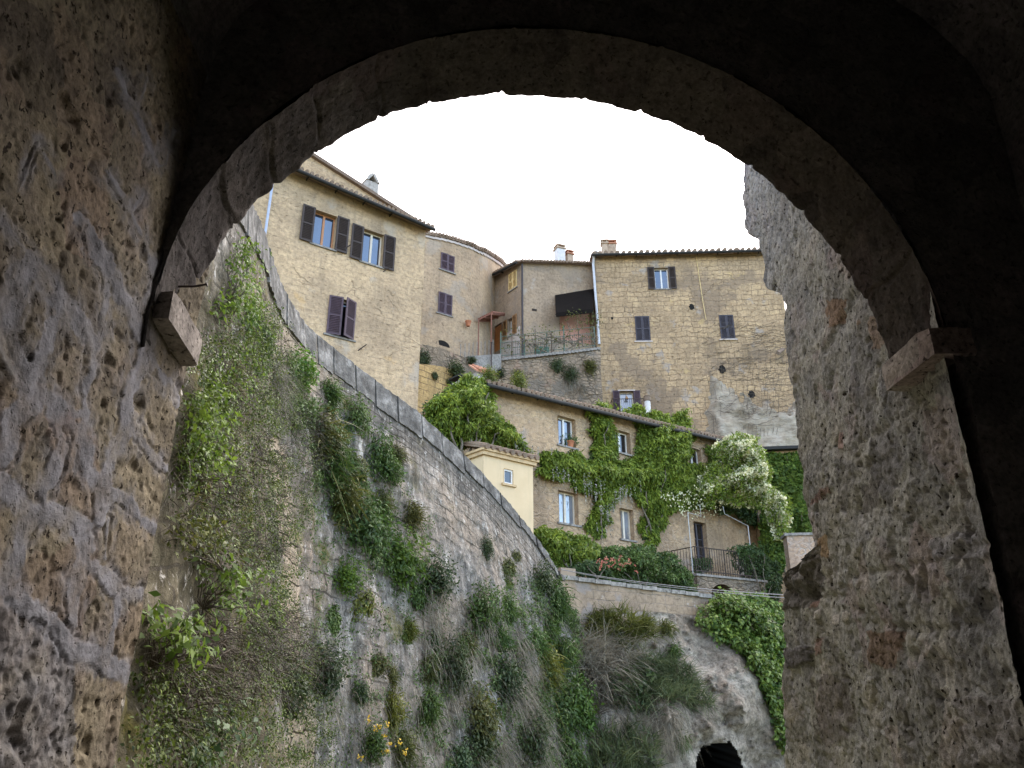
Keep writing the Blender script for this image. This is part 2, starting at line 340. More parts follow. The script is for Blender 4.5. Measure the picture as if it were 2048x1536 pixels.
# foreground stone of the gate; 'mortar', 'stone' are built with the mesh, the colours are the stones' own
def gatestone(name, stones, mcol, pitcol, sc=1.0, tintattr=False, mort=True, bumpd=.012):
    q = NM(name, .95, .08); o = q.ob()
    n1 = q.noise(o, 2.3 * sc, 5, .6); n2 = q.noise(o, 11 * sc, 6, .7); n3 = q.noise(o, 46 * sc, 5, .7)
    c = q.ramp(n1, [(.28 + .44 * k / (len(stones) - 1), s_) for k, s_ in enumerate(stones)])
    cell = q.voro(q.vadd(o, q.noise(o, 3, 3, .6, col=True), .25), 3.4 * sc, 'F1', 1)
    cw = q.ramp(q.sep(cell, 0), [(0, (.74, .72, .70)), (.35, (1.0, .98, .92)), (.7, (1.2, 1.17, 1.08)), (1, (1.04, .92, .90))]); c = q.mix(1.0, c, cw, 'MULTIPLY')
    if tintattr:
        c = q.mix(q.attr('tint_w'), c, q.attr('tint', 0))
    c = q.mix(1.0, c, q.ramp(n2, [(.3, .6), (.5, 1.0), (.7, 1.3)]), 'MULTIPLY'); c = q.mix(1.0, c, q.ramp(n3, [(.3, .6), (.5, 1.0), (.7, 1.35)]), 'MULTIPLY')
    h = q.mth('ADD', q.mth('MULTIPLY', n2, .6), q.mth('MULTIPLY', n3, .5))
    pit = q.ramp(q.noise(o, 30 * sc, 4, .6, .2), [(.61, 0), (.67, 1)])
    if mort:
        mo = q.attr('mortar'); mc = q.mix(q.ramp(q.noise(o, 7, 5, .7), [(.35, 0), (.65, 1)]), tuple(x * .55 for x in mcol), mcol)
        mc = q.mix(1.0, mc, q.ramp(n3, [(.3, .8), (.7, 1.15)]), 'MULTIPLY'); c = q.mix(mo, c, mc)
        pit = q.mth('MULTIPLY', pit, q.mth('SUBTRACT', 1.0, q.mth('MULTIPLY', mo, .85)))
    c = q.mix(pit, c, pitcol); h = q.mth('SUBTRACT', h, q.mth('MULTIPLY', pit, 1.3))
    q.color(c); q.bump(h, bumpd, 1.0); return q.m
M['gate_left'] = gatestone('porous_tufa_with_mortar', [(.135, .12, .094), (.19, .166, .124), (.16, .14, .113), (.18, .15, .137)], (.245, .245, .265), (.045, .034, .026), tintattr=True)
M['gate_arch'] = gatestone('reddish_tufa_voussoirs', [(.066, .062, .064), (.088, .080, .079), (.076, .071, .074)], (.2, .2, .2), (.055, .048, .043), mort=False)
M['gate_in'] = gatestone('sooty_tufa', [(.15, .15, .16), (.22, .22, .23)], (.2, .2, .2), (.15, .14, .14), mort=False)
M['impost'] = gatestone('grey_impost_stone', [(.26, .24, .23), (.36, .33, .32)], (.2, .2, .2), (.09, .07, .06), mort=False)
M['gate_right'] = gatestone('grey_brown_conglomerate', [(.29, .30, .295), (.38, .385, .365), (.33, .345, .355), (.41, .41, .39)], (.3, .3, .31), (.06, .05, .04), tintattr=True, mort=True, bumpd=.02)
q = NM('lichen_streaked_retaining_wall', .95, .08); o = q.ob(); uv = q.uv()
st = q.noise(q.mp(uv, (3.2, .55, 1)), 1.0, 6, .8); c = q.ramp(st, [(.34, (.085, .08, .075)), (.47, (.20, .19, .175)), (.56, (.30, .28, .255)), (.64, (.55, .53, .50))])
bgn = q.noise(uv, .35, 4, .6); c = q.mix(q.ramp(bgn, [(.45, 0), (.6, .75)]), c, q.ramp(q.noise(uv, 4, 5, .7), [(.3, (.24, .195, .15)), (.7, (.40, .335, .27))]))
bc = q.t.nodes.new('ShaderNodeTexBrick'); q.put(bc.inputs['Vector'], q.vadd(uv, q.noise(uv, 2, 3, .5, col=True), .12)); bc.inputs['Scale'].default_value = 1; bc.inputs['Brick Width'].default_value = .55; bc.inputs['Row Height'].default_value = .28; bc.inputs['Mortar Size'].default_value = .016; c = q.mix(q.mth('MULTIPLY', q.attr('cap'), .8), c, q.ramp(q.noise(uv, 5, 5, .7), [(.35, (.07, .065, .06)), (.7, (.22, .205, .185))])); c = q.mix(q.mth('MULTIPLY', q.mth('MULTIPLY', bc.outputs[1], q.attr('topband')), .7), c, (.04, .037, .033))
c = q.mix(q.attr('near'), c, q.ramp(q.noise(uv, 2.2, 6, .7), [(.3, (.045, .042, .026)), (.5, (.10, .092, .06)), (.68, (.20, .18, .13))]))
fl = q.ramp(q.noise(q.mp(uv, (1, .5, 1)), 7, 6, .8), [(.57, 0), (.63, .9)]); c = q.mix(fl, c, (.56, .54, .51)); fd_ = q.ramp(q.noise(q.mp(uv, (1, .5, 1), (5, 3, 0)), 6, 6, .8), [(.56, 0), (.64, .8)]); c = q.mix(fd_, c, (.055, .05, .045))
moss = q.ramp(q.noise(uv, .8, 5, .7), [(.55, 0), (.66, .8)]); c = q.mix(q.mth('MULTIPLY', moss, q.attr('mossy')), c, q.ramp(q.noise(uv, 9, 4), [(.3, (.06, .062, .02)), (.6, (.17, .155, .045)), (.75, (.30, .24, .06))]))
bn = q.t.nodes.new('ShaderNodeTexBrick'); q.put(bn.inputs['Vector'], q.vadd(uv, q.noise(uv, 1.5, 3, .5, col=True), .3)); bn.inputs['Scale'].default_value = 1; bn.inputs['Brick Width'].default_value = .7; bn.inputs['Row Height'].default_value = .34; bn.inputs['Mortar Size'].default_value = .018
jt = q.mth('MULTIPLY', bn.outputs[1], q.attr('ashlar')); c = q.mix(q.mth('MULTIPLY', q.attr('ashlar'), .75), c, q.ramp(q.noise(uv, 5, 5, .7), [(.3, (.30, .245, .18)), (.7, (.47, .40, .31))])); c = q.mix(jt, c, (.05, .042, .03))
jv = q.mth('MULTIPLY', bn.outputs[1], q.ramp(q.noise(uv, .7, 4, .6), [(.46, 0), (.6, .75)])); c = q.mix(jv, c, (.07, .062, .052)); jt = q.mth('MAXIMUM', jt, jv)
n2 = q.noise(o, 9, 6, .72); c = q.mix(1.0, c, q.ramp(n2, [(.3, .6), (.5, 1), (.7, 1.3)]), 'MULTIPLY'); c = q.mix(1.0, c, (1.03, .99, .935), 'MULTIPLY')
q.color(c); q.bump(q.mth('SUBTRACT', q.mth('ADD', n2, q.mth('MULTIPLY', st, .6)), jt), .07, 1.0); M['retaining'] = q.m
q = NM('pitted_grey_tuff', .95, .08); o = q.ob(); n2 = q.noise(o, 5, 6, .72); n1 = q.noise(o, .6, 5, .65)
c = q.ramp(n1, [(.3, (.15, .12, .085)), (.5, (.28, .24, .19)), (.7, (.43, .385, .315))]); n5 = q.noise(o, 16, 5, .75); c = q.mix(1.0, c, q.ramp(n2, [(.32, .42), (.5, 1), (.66, 1.35)]), 'MULTIPLY'); c = q.mix(1.0, c, q.ramp(n5, [(.32, .55), (.5, 1), (.68, 1.3)]), 'MULTIPLY')
vp = q.ramp(q.voro(q.vadd(o, q.noise(o, 2, 3, .5, col=True), .5), 2.2), [(.06, .9), (.13, 0)]); c = q.mix(q.mth('MULTIPLY', vp, q.ramp(n1, [(.4, 0), (.6, 1)])), c, (.06, .05, .04))
q.color(c); q.bump(q.mth('SUBTRACT', n2, vp), .12, 1.0); M['rock'] = q.m
q = NM('layered_grey_cliff', .95, .08); o = q.ob(); n2 = q.noise(q.mp(o, (1, 1, 3)), 1.6, 6, .72); n1 = q.noise(o, .7, 5, .65)
c = q.ramp(n1, [(.3, (.24, .195, .14)), (.5, (.37, .315, .24)), (.7, (.47, .425, .35))]); c = q.mix(1.0, c, q.ramp(n2, [(.3, .6), (.5, 1), (.7, 1.2)]), 'MULTIPLY'); q.color(c); q.bump(n2, .15); M['cliff'] = q.m
q = NM('earth_and_grass', .95, .05); o = q.ob(); M['ground'] = q.color(q.ramp(q.noise(o, .6, 6, .7), [(.3, (.07, .06, .04)), (.5, (.09, .10, .04)), (.7, (.16, .14, .10))])).bump(q.noise(o, 3, 5), .1).m
q = NM('worn_paving', .9, .15); o = q.ob(); M['paving'] = q.color(q.ramp(q.noise(o, 3, 6, .7), [(.3, (.10, .09, .08)), (.7, (.20, .18, .16))])).bump(q.noise(o, 9, 5), .02).m

# ------------------------------------------------------------------ setting: ground
def gz(x, y):
    return -5.5 * sstep(3.9, 8.5, y)
gx = np.r_[-400, -120, -50, np.linspace(-25, 40, 66), 60, 140, 400]; gy = np.r_[-400, -100, -30, np.linspace(-8, 24, 65), 40, 80, 160, 500]
GX, GY = np.meshgrid(gx, gy); GZ = gz(GX, GY) + fbm(np.stack([GX, GY, 0 * GX], -1), .3, 4) * .25 * sstep(4, 7, GY)
tag(mesh_obj('ground', np.stack([GX, GY, GZ], -1).reshape(-1, 3), grid_faces(len(gx), len(gy)), M['ground'], origin=(0, 0, 0), smooth=True), kind='structure')
mb = MB(); mb.box(-1.9, 2.9, -6, 3.9, -.25, .03); tag(mb.build('path', M['paving']), kind='structure')
# hillside under the houses
hx = np.linspace(-40, 60, 81); hv = np.linspace(0.8, 60, 60); HX, HV = np.meshgrid(hx, hv)
HY = (HX + 30.43) / 1.193; HY = np.maximum(HY, 23.5) + HV
HZ = 3.4 + np.minimum(HV * .5, 14) + fbm(np.stack([HX, HY, 0 * HX], -1), .3, 3) * .3
tag(mesh_obj('hillside', np.stack([HX, HY, HZ], -1).reshape(-1, 3), grid_faces(81, 60), M['ground'], origin=(0, 30, 0), smooth=True), kind='structure')

# ------------------------------------------------------------------ the stone gate we look out of
B_ = .08; AN, AF = 3.05, 3.46; CU, CZ, RA = .235, 1.44 + 1.6, 1.775     # arch plane Y = A + B_*x; circle centre and radius
NRM = np.array([-B_, 1, 0]) / math.hypot(1, B_)
def gplane(u, z, A):   # u along the plane from x = 0
    k = 1 / math.hypot(1, B_); return np.stack([u * k, A + u * k * B_, z], -1)
gate = empty('stone_gate', (.2, 3.2, 0), 'shadowed tufa gateway with round arch framing the whole view', 'gateway')
# arch ring: soffit of separate voussoirs
NA, ND = 560, 44
th = np.linspace(R(1.5), R(182), NA); joints = np.cumsum(np.r_[R(-9), np.random.default_rng(12).uniform(R(9), R(15.5), 20)])
TH, DD = np.meshgrid(th, np.linspace(0, 1, ND)); vid = np.searchsorted(joints, TH)
jd = np.min(np.abs(TH[..., None] - joints - .012 * np.sin(6 * DD[..., None] + joints * 9)), -1) * RA
off = np.random.default_rng(5).normal(0, .006, 60)[vid]
P3 = np.stack([np.cos(TH) * RA, DD * .45, np.sin(TH) * RA], -1)
bmp = fbm(P3, 3.0, 3) * .016 + fbm(P3, 16, 3) * .007 - .011 * np.exp(-(jd / .008) ** 2) + off
edge = np.exp(-((1 - DD) / .05) ** 2) * (fbm(P3 * np.array([1, 0, 1]), 9, 5, .6) * .017 - .004) - np.exp(-((1 - DD) / .08) ** 2 - (jd / .014) ** 2) * .010
r = RA - bmp - edge
k = 1 / math.hypot(1, B_); U = CU - .03 * DD + r * np.cos(TH); Z = CZ - .072 * DD + r * np.sin(TH)
V = gplane(U, Z, AN) + NRM * (DD * (AF - AN) * k + .004)[..., None]
Vb = gplane(CU + (RA + .42) * np.cos(TH[-1]), CZ + (RA + .42) * np.sin(TH[-1]), AF)
V = np.concatenate([V, Vb[None]], 0)
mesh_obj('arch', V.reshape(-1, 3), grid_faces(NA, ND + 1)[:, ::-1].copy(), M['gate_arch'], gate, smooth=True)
# spandrel facing the passage, fan from the arch edge
th2 = np.linspace(R(-4), R(184), 300); rr = np.r_[np.linspace(0, .3, 16), np.linspace(.4, 3.0, 20)]
T2, R2 = np.meshgrid(th2, rr); P3 = np.stack([np.cos(T2) * (RA + R2), 0 * T2, np.sin(T2) * (RA + R2)], -1)
bd = -fbm(P3, 3, 4) * .03 - np.maximum(0, .02 - R2) * .5
V = gplane(CU + (RA - .004 + R2) * np.cos(T2), CZ + (RA - .004 + R2) * np.sin(T2), AN) + NRM * bd[..., None]
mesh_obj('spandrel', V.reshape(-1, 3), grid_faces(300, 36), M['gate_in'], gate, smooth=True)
mb = MB()   # wall mass beside and over the arch, its outer face and the vaulted passage
for (u0, u1, z0, z1, a0, a1) in ((2.06, 3.6, -.4, 3.2, AN + .02, AF), (-4.6, 5.0, 5.25, 7.2, AN + .3, AF + .1)):
    P = [gplane(np.array(u), np.array(z), a) for z in (z0, z1) for (u, a) in ((u0, a0), (u1, a0), (u1, a1), (u0, a1))]; mb.hexa(P)
mb.build('wall_mass', M['gate_in'], gate)
V = gplane(CU + (RA + .40 + R2 * .5) * np.cos(T2), CZ + (RA + .40 + R2 * .5) * np.sin(T2), AF + .004)
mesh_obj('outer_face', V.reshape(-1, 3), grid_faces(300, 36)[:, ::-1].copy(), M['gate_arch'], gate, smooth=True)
# vault over the passage and its plain inner walls
nv = 40; a = np.linspace(0, math.pi, nv); ys = np.linspace(-5, 3.3, 30); A2, Y2 = np.meshgrid(a, ys)
V = np.stack([.55 - 2.02 * np.cos(A2), Y2, 4.35 + 1.35 * np.sin(A2)], -1); V[..., 2] += fbm(V, 2, 3) * .04
mesh_obj('vault', V.reshape(-1, 3), grid_faces(nv, 30), M['gate_in'], gate, smooth=True)
mb = MB(); mb.box(2.55, 2.9, -5, 3.5, -.2, 4.6); mb.box(-1.9, 2.9, -5.3, -5, -.2, 6); mb.box(-1.95, -1.56, -5, 1.2, -.2, 4.6); mb.build('inner_wall', M['gate_in'], gate)  # box across the rear is added out of view to keep the passage dark
# wall of the passage on the lit side: fine mesh, mortar traced where it lies
MORT = [([(164, 444), (182, 480), (204, 513), (226, 549), (240, 586), (262, 615), (284, 659)], 24), ([(62, 513), (73, 542), (106, 582), (138, 622), (175, 666), (197, 691)], 33),
 ([(55, 527), (25, 593), (7, 659), (22, 713), (58, 768), (66, 804), (22, 834), (7, 914)], 36), ([(102, 644), (87, 695), (73, 750), (84, 790), (117, 812), (153, 830), (171, 823)], 24),
 ([(204, 644), (190, 695), (182, 750), (168, 804), (171, 841)], 18), ([(219, 513), (211, 604), (202, 644)], 15), ([(262, 615), (270, 666), (292, 695), (321, 743), (350, 790), (357, 808)], 16),
 ([(292, 666), (284, 732), (262, 786), (255, 837), (226, 896), (211, 950), (204, 1000), (200, 1040)], 26), ([(273, 859), (288, 888), (310, 914), (332, 936)], 15),
 ([(109, 823), (120, 859), (124, 896), (102, 950), (80, 987)], 27), ([(124, 841), (157, 859), (171, 896), (175, 943), (197, 969)], 30), ([(303, 524), (314, 560), (299, 593), (288, 615)], 18),
 ([(328, 513), (321, 560)], 16), ([(8, 963), (39, 1002), (62, 1029), (116, 1029), (163, 1056), (175, 1087)], 38), ([(58, 1033), (35, 1103), (8, 1157)], 34),
 ([(175, 1056), (163, 1126), (147, 1192), (147, 1250)], 26), ([(8, 1173), (47, 1212), (97, 1235), (132, 1270), (151, 1309)], 32), ([(210, 979), (256, 1002), (279, 1037), (307, 1060)], 20),
 ([(186, 1134), (217, 1161), (241, 1184), (272, 1188)], 24), ([(241, 1188), (229, 1243), (217, 1297)], 14), ([(159, 1297), (194, 1313), (217, 1336), (248, 1347)], 32), ([(217, 1037), (210, 1115)], 10),
 ([(234, 140), (270, 221), (293, 277), (316, 332)], 9), ([(296, 156), (273, 221)], 7), ([(78, 286), (111, 351)], 7), ([(75, 293), (39, 381)], 8), ([(3, 439), (39, 488), (62, 513)], 9),
 ([(159, 433), (164, 450)], 18), ([(212, 342), (247, 391), (267, 436), (293, 488), (303, 524)], 11), ([(285, 390), (268, 420)], 7), ([(348, 260), (330, 330), (316, 332)], 9)]
def leftx(Y, z):
    zr = z - 1.6
    return np.interp(zr, [-1.6, -1, 0, 1.45, 2, 3.14, 3.4], [-1.585, -1.58, -1.565, -1.545, -1.515, -1.47, -1.44]) - .03 * (Y - 2.93)
ny, nzz = 300, 620; ys = np.linspace(1.15, 3.40, ny); zs = np.linspace(.1, 5.05, nzz); YY, ZZ = np.meshgrid(ys, zs); XX = leftx(YY, ZZ)
P0 = np.stack([XX, YY, ZZ], -1); PX, PY = proj(P0); wob = fbm(P0, 6, 4) * 17 + fbm(P0, 30, 3) * 7
md = np.full(PX.shape, -99.0); hid = fbm(P0, 5.0, 3)
for pts, wd in MORT: md = np.maximum(md, wd * .62 - segdist(PX, PY, pts) + wob * min(1, wd / 20))
# the same kind of joints beyond what the photo frames
film = sstep(-26, -2, md + fbm(P0 + 5, 11, 4) * 16) * np.clip(.5 + 1.3 * fbm(P0, 13, 4), 0, 1) * .75
mask = np.maximum(sstep(-2.5, 4, md) * np.clip(.84 + .9 * fbm(P0 + 3, 8, 4), .2, 1), film)
mask = np.maximum(mask, sstep(60, 10, segdist(PX, PY, [(455, 60), (430, 200), (400, 330), (365, 450)]) + fbm(P0, 6, 3) * 50) * np.clip(.35 + fbm(P0, 9, 3), 0, .7))
pit = sstep(.16, .42, fbm(P0, 13, 3)) * .010 + sstep(.2, .45, fbm(P0, 30, 2)) * .005 + sstep(.30, .55, fbm(P0, 5.5, 2)) * .022
disp = (1 - mask) * (fbm(P0, 3, 3) * .012 + fbm(P0, 24, 3) * .005 - pit) + mask * (.001 + fbm(P0, 12, 4) * .008) - np.exp(-((md + 2.0) / 1.8) ** 2) * .010 * sstep(-.3, .3, hid)
grey = inpoly(PX + wob, PY + wob, [(-900, 1180), (30, 1200), (110, 1250), (150, 1330), (150, 1700), (-900, 1700)])
disp += grey * (fbm(P0, 14, 5, .6) * .014)
P0[..., 0] += disp
mask2 = np.clip(mask + grey * (.35 + .5 * fbm(P0, 10, 4)), 0, 1)
rear = YY > 3.395
lw = mesh_obj('passage_wall', P0.reshape(-1, 3), grid_faces(ny, nzz), M['gate_left'], gate, smooth=True, attrs={'mortar': mask2.ravel(), 'tint_w': (grey * np.clip(.6 + .8 * fbm(P0, 9, 4), 0, 1) * .8).ravel().astype(float), 'tint': np.tile([.15, .148, .15, 1.0], (P0.size // 3, 1))})
mb = MB(); mb.box(-2.6, -1.60, 1.15, 3.38, -.1, 5.2); mb.build('wall_core', M['gate_in'], gate)
def rough_block(name, pts8, mat, parent, n=10, amp=.012, seed=0):
    """a dressed stone: six faces as small grids, edges worn by noise"""
    c = np.array(pts8, float); V = []; Fc = []
    faces = [(0, 1, 2, 3), (4, 5, 6, 7), (0, 1, 5, 4), (1, 2, 6, 5), (2, 3, 7, 6), (3, 0, 4, 7)]; ctr = c.mean(0)
    g = np.linspace(0, 1, n)
    for a_, b_, c_, d_ in faces:
        UU, VV = np.meshgrid(g, g); Pq = ((1 - UU) * (1 - VV))[..., None] * c[a_] + (UU * (1 - VV))[..., None] * c[b_] + (UU * VV)[..., None] * c[c_] + ((1 - UU) * VV)[..., None] * c[d_]
        b0 = len(V) and sum(len(x) for x in V) or 0; V.append(Pq.reshape(-1, 3)); Fc.append(grid_faces(n, n) + b0)
    V = np.concatenate(V); e = (V - ctr); L = np.linalg.norm(e, axis=1)[:, None]
    V = V + e / L * (fbm(V + seed, 9, 4)[:, None] * amp * 1.5 + fbm(V + seed, 35, 2)[:, None] * amp * .5) - e / L * (np.maximum(0, L / L.max() - .72)) * .12
    return mesh_obj(name, V, np.concatenate(Fc), mat, parent, smooth=True)
il = lambda x, Y, z: (x, Y, z + 1.6)
rough_block('impost', [il(-1.62, 2.955, 1.47), il(-1.468, 2.955, 1.47), il(-1.475, 3.37, 1.40), il(-1.62, 3.37, 1.40), il(-1.62, 2.955, 1.625), il(-1.468, 2.955, 1.625), il(-1.475, 3.37, 1.545), il(-1.62, 3.37, 1.545)], M['impost'], gate, amp=.009)
rough_block('impost', [il(1.905, 3.17, 1.40), il(2.12, 3.17, 1.40), il(2.12, 3.70, 1.40), il(1.90, 3.70, 1.40), il(1.905, 3.17, 1.545), il(2.12, 3.17, 1.545), il(2.12, 3.70, 1.545), il(1.90, 3.70, 1.545)], M['impost'], gate, seed=5)
for (px, py, Y, dx) in ((98, 630, 2.40, .07), (388, 573, 3.14, .06)):
    p = at(px, py, Y); mb = MB(); mb.tube([p + (-.08, 0, .0), p, p + (dx, .0, .012)], .005, 6); mb.tube([p + (dx - .006, 0, .010), p + (dx, 0, .012)], .010, 6); mb.build('iron_nail', M['iron'], gate)

# ------------------------------------------------------------------ ruined wall beyond the arch
def rightx(Y): return 1.985 + .085 * (Y - 3.2)
SIL = [(1488, 318), (1482, 360), (1487, 385), (1481, 405), (1488, 425), (1485, 462), (1492, 474), (1514, 480), (1516, 500), (1524, 520), (1529, 538), (1524, 560), (1532, 578), (1563, 590), (1572, 612), (1565, 640), (1570, 690), (1574, 720), (1583, 760), (1590, 830), (1592, 880), (1600, 930), (1604, 985), (1612, 1030), (1622, 1070), (1630, 1096), (1618, 1116), (1590, 1124), (1578, 1140), (1566, 1165), (1562, 1195), (1570, 1215), (1562, 1260), (1566, 1300), (1563, 1360), (1566, 1450), (1562, 1540), (1564, 1800)]
sy, sz = [], []
for (px, py) in SIL:
    d = ray(px, py); rt = d[0] / d[1]; Y = (1.985 - .085 * 3.2) / (rt - .085); sy.append(Y); sz.append(1.6 + d[2] / d[1] * Y)
sy, sz = np.array(sy), np.array(sz); od = np.argsort(sz); szs, sys_ = sz[od], sy[od]
ns, nz2 = 300, 640; zs = np.linspace(-.6, sz.max() + .5, nz2); t = np.linspace(0, 1, ns); ye = np.interp(zs, szs, sys_)
ye += fbm(np.stack([0 * zs, zs * 6, 0 * zs], -1), 1, 4) * .05
T, ZZ = np.meshgrid(t, zs); Y0 = 3.225; Ym = ye.min() - .06; YY = np.where(T < .75, Y0 + (Ym - Y0) * T / .75, Ym + (ye[:, None] - Ym) * (T - .75) / .25); XX = rightx(YY)
P0 = np.stack([XX, YY, ZZ], -1); PX, PY = proj(P0)
g1 = fbm(P0, 2.2, 4); g2 = fbm(P0, 9, 4); g3 = fbm(P0, 26, 3)
disp = g1 * .036 + g2 * .014 + g3 * .011 + fbm(P0 * np.array([1, 1, .5]), 50, 2) * .006 - sstep(.25, .5, fbm(P0, 7, 3)) * .032 - sstep(.15, .4, fbm(P0, 20, 2)) * .012 - sstep(.2, .4, fbm(P0, 38, 2)) * .006
up = sstep(2.9, 3.6, ZZ); disp = disp * (1 - .35 * up)
near_e = sstep(0, .05, T); disp = disp * (.25 + .75 * near_e) + (1 - near_e) * .012
# diagonal ledges where courses have been picked out
for pts, dp in (([(1640, 850), (1560, 1000)], 0), ([(1700, 900), (1820, 830), (1890, 750)], .008), ([(1620, 1010), (1700, 960), (1800, 900)], .006), ([(1650, 700), (1720, 560)], .025), ([(1700, 1150), (1850, 1130), (2000, 1080)], .014), ([(1600, 1200), (1700, 1190)], .016), ([(1730, 1245), (1860, 1262), (1960, 1245)], .014), ([(1800, 1255), (1805, 1340)], .02)):
    if dp: disp -= dp * np.exp(-((segdist(PX, PY, pts) + g2 * 12) / 7) ** 2)
tw = np.zeros(PX.shape); tint = np.zeros(PX.shape + (4,)); tint[..., 3] = 1
def stone(poly, col, raise_=.006, wob_=7, w_=1.0):
    global disp
    mk_ = inpoly(PX + g2 * wob_, PY + g1 * wob_, poly); tw[mk_] = w_; tint[mk_, :3] = col; disp = disp + mk_ * raise_
stone([(1730, 1258), (1802, 1260), (1796, 1318), (1770, 1335), (1738, 1320)], (.24, .165, .12), .004, 16, .75); stone([(1572, 1298), (1624, 1292), (1626, 1324), (1576, 1336)], (.16, .155, .155), .03)
stone([(1628, 1280), (1648, 1278), (1650, 1308), (1632, 1312)], (.25, .13, .10), .004, 12, .6); stone([(1614, 1002), (1660, 974), (1664, 988), (1618, 1014)], (.24, .125, .10), .004, 12, .6); stone([(1612, 1196), (1640, 1190), (1640, 1212), (1616, 1218)], (.26, .13, .09), .004, 12, .6)
stone([(1676, 864), (1690, 862), (1688, 900), (1678, 900)], (.42, .26, .22), .004, 12, .6); stone([(1634, 1222), (1650, 1220), (1652, 1238), (1636, 1242)], (.62, .60, .56), .02); stone([(1668, 1228), (1678, 1224), (1678, 1250), (1668, 1254)], (.60, .58, .54)); stone([(1690, 1226), (1704, 1222), (1702, 1240), (1690, 1246)], (.58, .56, .52))
stone([(1668, 800), (1706, 796), (1704, 832), (1676, 838)], (.36, .36, .33), 0, 10, .8); stone([(1655, 600), (1690, 590), (1680, 640), (1655, 650)], (.30, .19, .12), 0, 16, .7); stone([(1725, 640), (1800, 600), (1800, 660), (1740, 700)], (.30, .21, .14), 0, 22, .6)
stone([(1715, 975), (1760, 955), (1765, 1000), (1725, 1025)], (.17, .16, .15), .0, 18, .7); stone([(1850, 1080), (1960, 1050), (1980, 1110), (1870, 1130)], (.33, .33, .34), .01, 24, .8); stone([(1920, 1400), (2048, 1390), (2048, 1536), (1930, 1536)], (.31, .30, .29), .01, 24, .8)
stone([(1630, 1360), (1690, 1350), (1700, 1480), (1640, 1490)], (.20, .185, .175), 0, 26, .7); stone([(1640, 1080), (1665, 1075), (1660, 1120), (1642, 1124)], (.34, .22, .10), 0, 16, .7)
rockm = inpoly(PX + g2 * 8, PY, [(1500, 1110), (1640, 1110), (1650, 1180), (1620, 1215), (1500, 1225)]) ; disp += rockm * (fbm(P0, 6, 4) * .10)
tw[rockm] = .8; tint[rockm, :3] = (.12, .112, .10)
mor = np.clip(sstep(.22, .42, fbm(P0 + 30, 2.6, 4)) * .6, 0, 1) * (PX > 1700) * (1 - tw)
end = sstep(.985, 1.0, T) * .05
P0[..., 0] -= disp - end
back = P0[:, -1:, :] + np.array([.9, .05, 0]); back[..., 0] += fbm(back, 3, 3) * .06
mid_ = P0[:, -1:, :] + np.array([.18, .06, 0]) ; mid_[..., 1] += fbm(mid_, 6, 4) * .07
full = np.concatenate([P0, mid_, back, back + np.array([.02, -3.0, 0])], 1)
toprow = full[-1:].copy(); toprow[..., 0] = rightx(3.2) + 1.4; full = np.concatenate([full, toprow], 0)
ext = lambda a: np.concatenate([np.concatenate([a, a[:, -1:], a[:, -1:], a[:, -1:]], 1), np.concatenate([a, a[:, -1:], a[:, -1:], a[:, -1:]], 1)[-1:]], 0)
tag(mesh_obj('ruined_wall', full.reshape(-1, 3), grid_faces(ns + 3, nz2 + 1), M['gate_right'], origin=(2.3, 4.5, 0), smooth=True,
    attrs={'mortar': ext(mor).ravel(), 'tint_w': ext(tw).ravel(), 'tint': ext(tint).reshape(-1, 4)}), 'tall broken grey rubble wall with jagged end beyond the arch', 'wall')

# ------------------------------------------------------------------ curved retaining wall
TOP = [(440, 300, 8.4), (490, 400, 9.8), (517, 450, 11.0), (541, 530, 12.3), (571, 600, 13.6), (612, 655, 14.8), (662, 697, 15.8), (750, 765, 17.2), (830, 825, 18.4), (900, 888, 19.5), (960, 946, 20.5), (1010, 1000, 21.2), (1060, 1062, 22.0), (1100, 1120, 22.6), (1116, 1148, 22.9)]
tp = np.array([at(*q_) for q_ in TOP]); tp = np.concatenate([[(-2.75, 3.35, 7.6), (-3.3, 5.6, 7.9)], tp, [tp[-1] + (.35, .9, -.1), tp[-1] + (.2, 2.4, -.2)]])
def smooth_curve(P, n):
    L = np.r_[0, np.cumsum(np.linalg.norm(np.diff(P, axis=0), axis=1))]; s = np.linspace(0, L[-1], n); Q = np.stack([np.interp(s, L, P[:, i]) for i in range(3)], 1)
    for _ in range(int(n / 30)): Q[1:-1] = (Q[:-2] + 2 * Q[1:-1] + Q[2:]) / 4
    return Q, s
NU, NV = 460, 260
TC, su = smooth_curve(tp, NU); tg = np.gradient(TC[:, :2], axis=0); tg /= np.linalg.norm(tg, axis=1)[:, None]; nrm = np.stack([tg[:, 1], -tg[:, 0]], 1)
hh = TC[:, 2] + 5.8; vv = np.linspace(0, 1, NV) ** 1.15; bat = np.interp(su, [0, su[-1] * .5, su[-1]], [.085, .13, .20])
VV, UU = np.meshgrid(vv, np.arange(NU), indexing='ij'); H = VV * hh[None]
W = np.zeros((NV, NU, 3)); W[..., 0] = TC[:, 0] + nrm[:, 0] * bat * H; W[..., 1] = TC[:, 1] + nrm[:, 1] * bat * H; W[..., 2] = TC[:, 2] - H
WPX, WPY = proj(W)
g1 = fbm(W, .8, 4); g2 = fbm(W, 3.2, 4); capm = sstep(1.15, .95, H + g2 * .15) * sstep(22.5, 19.5, W[..., 1])
crest = sstep(.3, 2.2, H); dsp = (g1 * .16 + g2 * .07) * (.12 + .88 * crest) + fbm(W, 11, 3) * .03 * (.4 + .6 * crest) + capm * .03
strip = inpoly(WPX + g2 * 10, WPY, [(528, 880), (560, 870), (585, 1000), (600, 1170), (612, 1300), (630, 1440), (625, 1540), (575, 1540), (570, 1400), (560, 1200), (540, 1000)]) * 1.0
